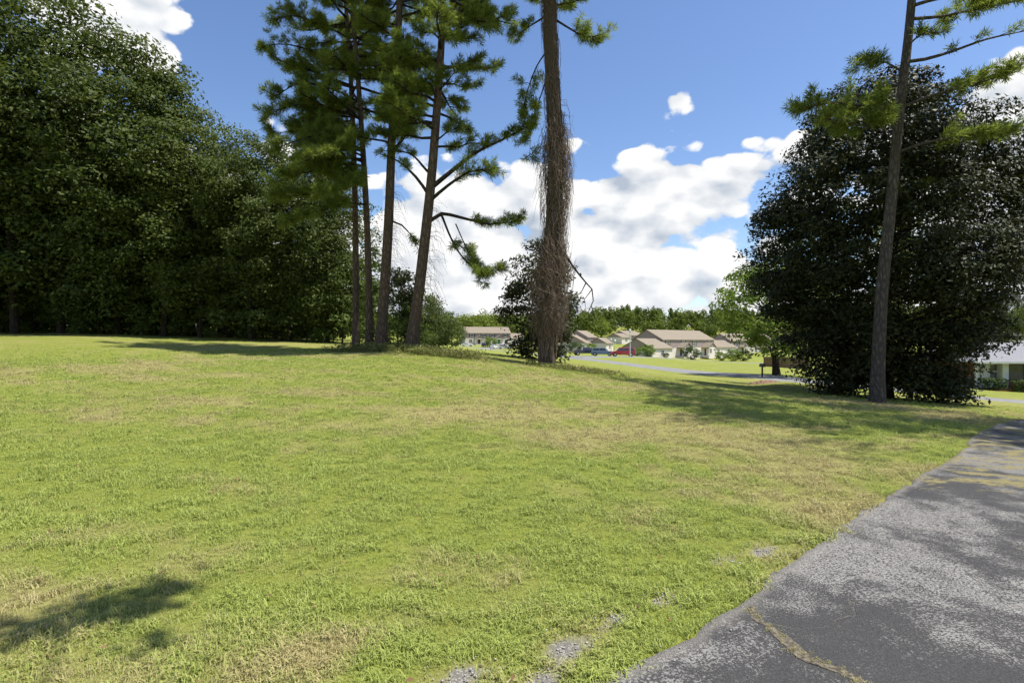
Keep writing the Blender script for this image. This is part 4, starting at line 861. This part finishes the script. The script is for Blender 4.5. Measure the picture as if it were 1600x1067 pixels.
# ------------------------------------------------------------------ cars
def car(name, px, D, rz, col, kind, label, cat, dz=.12):
    c = G(px, D, dz); root = empty(name, c, rz); tag(root, label, cat); pm = paint(name + '_paint', col)
    L, Wd, H = dict(sedan=(4.6, 1.8, 1.45), suv=(4.7, 1.85, 1.75), van=(5.0, 1.95, 1.85), pickup=(5.5, 1.95, 1.8))[kind]; h = L / 2
    prof = {'sedan': ([(-h, .3), (h, .3), (h, .62), (h - .25, .82), (h - 1.3, .92), (-h + .9, .95), (-h, .88)], [(h - 1.35, .9), (h - 2.1, H), (-h + 1.5, H), (-h + .6, .93)]),
            'suv': ([(-h, .35), (h, .35), (h, .8), (h - .2, 1.0), (h - 1.15, 1.08), (-h + .1, 1.08), (-h, .9)], [(h - 1.2, 1.06), (h - 1.8, H), (-h + .45, H), (-h + .08, 1.06)]),
            'van': ([(-h, .35), (h, .35), (h, .78), (h - .3, 1.0), (h - .9, 1.1), (-h + .05, 1.12), (-h, .9)], [(h - .95, 1.08), (h - 1.7, H), (-h + .3, H), (-h + .06, 1.1)]),
            'pickup': ([(-h, .45), (h, .45), (h, .95), (h - .2, 1.1), (h - 1.3, 1.15), (-h, 1.12)], [(h - 1.35, 1.13), (h - 2., H), (-h + 2.1, H), (-h + 1.9, 1.13)])}[kind]
    def slab(poly, w0, w1):     # tapers in towards the top
        zs = [p[1] for p in poly]; z0, z1 = min(zs), max(zs); n = len(poly); hw = [(w0 + (w1 - w0) * (p[1] - z0) / (z1 - z0)) / 2 for p in poly]
        return [(x, -q, z) for (x, z), q in zip(poly, hw)] + [(x, q, z) for (x, z), q in zip(poly, hw)], [tuple(range(n)), tuple(range(2 * n - 1, n - 1, -1))] + [(i, i + n, (i + 1) % n + n, (i + 1) % n) for i in range(n)]
    b = MB().add(*slab(prof[0], Wd, Wd * .95)).build('body', pm, root); md = b.modifiers.new('bevel', 'BEVEL'); md.width = .07; md.segments = 2
    cb = MB().add(*slab(prof[1], Wd * .93, Wd * .74)).build('cabin', pm, root); md = cb.modifiers.new('bevel', 'BEVEL'); md.width = .05; md.segments = 2
    # side glass, windscreen, rear window
    q = prof[1]; z0, z1 = q[0][1] + .07, H - .1
    def at(z, i, j): t = (z - q[i][1]) / (q[j][1] - q[i][1]); return q[i][0] + t * (q[j][0] - q[i][0])
    wz = lambda z: (Wd * .93 + (Wd * .74 - Wd * .93) * (z - q[0][1]) / (H - q[0][1])) / 2 + .012
    for s in (-1, 1):
        xa, xb, xc, xd = at(z0, 0, 1) - .12, at(z1, 0, 1) - .1, at(z1, 3, 2) + .1, at(z0, 3, 2) + .12; k = 2 if kind != 'van' else 3
        for i in range(k):
            f0, f1 = i / k + .015, (i + 1) / k - .015; lo = lambda f: xa + (xd - xa) * f; hi = lambda f: xb + (xc - xb) * f
            vv = [(lo(f0), s * wz(z0), z0), (lo(f1), s * wz(z0), z0), (hi(f1), s * wz(z1), z1), (hi(f0), s * wz(z1), z1)]; vv += [(x, y - s * .03, z) for x, y, z in vv]
            MB().add(vv, [(0, 1, 2, 3), (7, 6, 5, 4), (0, 4, 5, 1), (1, 5, 6, 2), (2, 6, 7, 3), (3, 7, 4, 0)]).build('side_window', M['glass'], root)
    for nm, i, j, s in (('windscreen', 0, 1, 1), ('rear_window', 3, 2, -1)):
        vv = [(at(z0, i, j) + s * .015, -wz(z0) + .1, z0), (at(z0, i, j) + s * .015, wz(z0) - .1, z0), (at(z1, i, j) + s * .015, wz(z1) - .1, z1), (at(z1, i, j) + s * .015, -wz(z1) + .1, z1)]; vv += [(x - s * .03, y, z) for x, y, z in vv]
        MB().add(vv, [(0, 1, 2, 3), (7, 6, 5, 4), (0, 4, 5, 1), (1, 5, 6, 2), (2, 6, 7, 3), (3, 7, 4, 0)]).build(nm, M['glass'], root)
    wr = .34 if kind in ('sedan',) else .38
    for x in (h - .85, -h + .85):
        for s in (-1, 1):
            wv = MB().tube([(x, s * (Wd / 2 - .21), wr), (x, s * (Wd / 2 - .2), wr), (x, s * (Wd / 2 + .01), wr), (x, s * (Wd / 2 + .015), wr)], [.01, wr, wr, wr * .62], 16).build('wheel', M['tyre'], root)
            MB().tube([(x, s * (Wd / 2 - .03), wr), (x, s * (Wd / 2 + .02), wr), (x, s * (Wd / 2 + .03), wr)], [wr * .62, wr * .58, .02], 12).build('rim', M['rim'], wv)
    for s in (-1, 1):
        MB().box(h - .06, h + .03, s * Wd * .36 - .18, s * Wd * .36 + .18, .62, .78).build('headlight', M['lamp'], root)
        MB().box(-h - .03, -h + .05, s * Wd * .4 - .1, s * Wd * .4 + .1, .7, .95).build('tail_light', M['door'], root)
    if kind == 'pickup': MB().box(-h + .1, -h + 1.85, -Wd / 2 + .12, Wd / 2 - .12, 1.10, 1.135).build('bed', M['black'], root)
car('pickup_truck', 915, 124, R(8), (.018, .02, .035), 'pickup', 'dark navy pickup truck parked beside the blue grey car', 'pickup')
car('parked_suv', 941.5, 120, R(-14), (.16, .21, .27), 'suv', 'blue grey suv parked between the dark pickup and the red van', 'suv')
car('red_van', 973, 118, R(176), (.33, .018, .022), 'van', 'bright red van parked behind the street lamp pole', 'van')
car('white_car', 730, 222, R(-6), (.75, .75, .74), 'sedan', 'white car parked left of the far townhouse porch', 'car')
car('white_suv', 788, 226, R(-8), (.78, .78, .77), 'suv', 'white suv parked by the bright green door', 'suv')
car('dark_car', 757.5, 236, R(80), (.03, .035, .045), 'suv', 'dark car parked under the bushy shrub of the far townhouse', 'car')
car('black_car', 866, 106, R(30), (.015, .015, .018), 'sedan', 'black car half hidden behind the vine covered pine', 'car')
car('white_hatchback', 771.5, 222, R(70), (.72, .72, .70), 'sedan', 'white car parked nose out beside the white suv', 'car')

# ------------------------------------------------------------------ street furniture
def street_lamp(px, D, h, label):
    c = G(px, D); root = empty('street_lamp', c); tag(root, label, 'street lamp')
    MB().tube([(0, 0, -.3), (0, 0, h)], [.10, .075], 8).build('pole', M['metal'], root); MB().tube([(0, 0, h - .1), (-.35, 0, h + .12), (-.55, 0, h + .15)], [.04, .04, .04], 6).build('arm', M['metal'], root)
    MB().tube([(0, 0, h), (0, 0, h + .06), (0, 0, h + .4), (0, 0, h + .52)], [.08, .2, .24, .08], 10).build('lamp_head', M['trim'], root)
street_lamp(984.5, 115, 5.2, 'tall pale lamp post beside the red van')
street_lamp(961, 142, 3.4, 'short pale lamp post behind the red van')
street_lamp(955, 160, 3.8, 'pale lamp post by the low wall behind the cars')
def bin_(px, D, label):
    c = G(px, D); root = empty('wheelie_bin', c); tag(root, label, 'bin')
    v = [(-.28, -.3, 0), (.28, -.3, 0), (.28, .3, 0), (-.28, .3, 0), (-.34, -.38, 1.0), (.34, -.38, 1.0), (.34, .36, 1.0), (-.34, .36, 1.0)]
    MB().add(v, [(3, 2, 1, 0), (4, 5, 6, 7), (0, 1, 5, 4), (1, 2, 6, 5), (2, 3, 7, 6), (3, 0, 4, 7)]).build('body', M['trim'], root)
    MB().box(-.37, .37, -.42, .4, 1.005, 1.07).build('lid', M['trim'], root)
bin_(877.5, 100, 'white bin standing by the road beside the vine covered pine')
bin_(873, 101, 'second white bin, next to the black car')
def utility_box(px, D, label):
    c = G(px, D); root = empty('utility_box', c); tag(root, label, 'utility box'); MB().box(-.9, .9, -.6, .6, -.3, 1.0).build('cabinet', M['metal'], root); MB().box(-.98, .98, -.68, .68, 1.005, 1.1).build('lid', M['trim'], root)
utility_box(712, 205, 'pale grey utility box on the grass left of the far townhouse')
def mailbox():
    c = G(1191, 44.6); root = empty('mailbox', c); tag(root, 'black mailbox on a post at the road edge beside the yard tree', 'mailbox')
    MB().box(-.05, .05, -.05, .05, -.3, .85).build('post', M['black'], root); n = 9; a = np.linspace(0, PI, n)
    MB().prism([(.14 * math.cos(q), 1.0 + .13 * math.sin(q)) for q in a] + [(-.14, .86), (.14, .86)], -.28, .24).build('box', M['black'], root); MB().box(.145, .16, -.1, .0, .98, 1.15).build('flag', M['redbrick'], root)
mailbox()
def fence():
    a, b = G(1193, 74), G(1262, 70); root = empty('wooden_fence', a, math.atan2(b[1] - a[1], b[0] - a[0])); tag(root, 'brown board fence behind the light green yard tree', 'fence'); L = float(np.hypot(*(b - a)[:2])); rng = random.Random(3)
    x = 0; me = None
    while x < L:
        if me is None: bo = MB().box(0, .13, 0, .025, -.5, 1.25).build('board', M['fence'], root); me = bo.data
        else: bo = obj('board', me, None, root)
        bo.location = (x, 0, rng.uniform(-.03, .03)); x += .145
    for z in (.2, .95): MB().box(0, L, .027, .07, z, z + .09).build('rail', M['fence'], root)
    for x in np.arange(0, L, 2.2): MB().box(x, x + .1, .072, .17, -.5, 1.2).build('post', M['fence'], root)
fence()

# ------------------------------------------------------------------ litter on the lawn and grit along the asphalt
def litter():
    rng = np.random.default_rng(91); n = 900; rad = np.sqrt(rng.uniform(2.2 ** 2, 15 ** 2, n)); th = rng.uniform(-.8, .8, n); x, y = rad * np.sin(th), rad * np.cos(th)
    ok = drive_side(x, y) < -.05; x, y = x[ok], y[ok]; n = len(x)
    c = np.c_[x, y, T(x, y) + .035 + .02 * rng.uniform(size=n)]
    tag(obj('fallen_leaves', mesh('fallen_leaves', *leaf_quads(c, rng.normal(size=(n, 3)) * .5 + np.array([0, 0, 1.]), .018 * rng.uniform(.6, 1.4, n), 0.5, rng)), M['leaf_litter']), 'scattered small brown fallen leaves on the lawn', 'leaves', kind='stuff')
    m = 1500; k = rng.integers(0, len(EDGE), 900); e = EDGE[k] + rng.normal(0, .10, (900, 2)); gi = rng.integers(0, len(GRAVEL), 600); gp_ = np.array(GRAVEL)[gi]; g = gp_[:, :2] + rng.normal(0, 1, (600, 2)) * gp_[:, 2:3] * .5
    p = np.vstack([e, g]); p = p[(p[:, 1] > 1.5) & (p[:, 1] < 9)]; m = len(p); z = T(p[:, 0], p[:, 1]) + np.where(drive_side(p[:, 0], p[:, 1]) > 0, .027, .006)
    o6 = np.array([(1,0,0),(0,1,0),(-1,0,0),(0,-1,0),(0,0,.7),(0,0,-.7)], float); f8 = np.array([(0,1,4),(1,2,4),(2,3,4),(3,0,4),(1,0,5),(2,1,5),(3,2,5),(0,3,5)])
    sz = .0042 * rng.uniform(.5, 2., (m, 1, 1)); v = (o6[None] * rng.uniform(.6, 1.3, (m, 6, 1)) * sz + np.c_[p, z][:, None]).reshape(-1, 3)
    tag(obj('gravel', mesh('gravel', v, (f8[None] + 6 * np.arange(m)[:, None, None]).reshape(-1, 3))  , M['gravel']), 'loose grey gravel along the crumbling asphalt edge', 'gravel', kind='stuff')
M['leaf_litter'] = mat('leaf_litter', (.21, .13, .065), (.13, .08, .04), 9, .9, .1)
M['gravel'] = mat('gravel', (.46, .44, .40), (.28, .265, .24), 30, .9, .2)
litter()
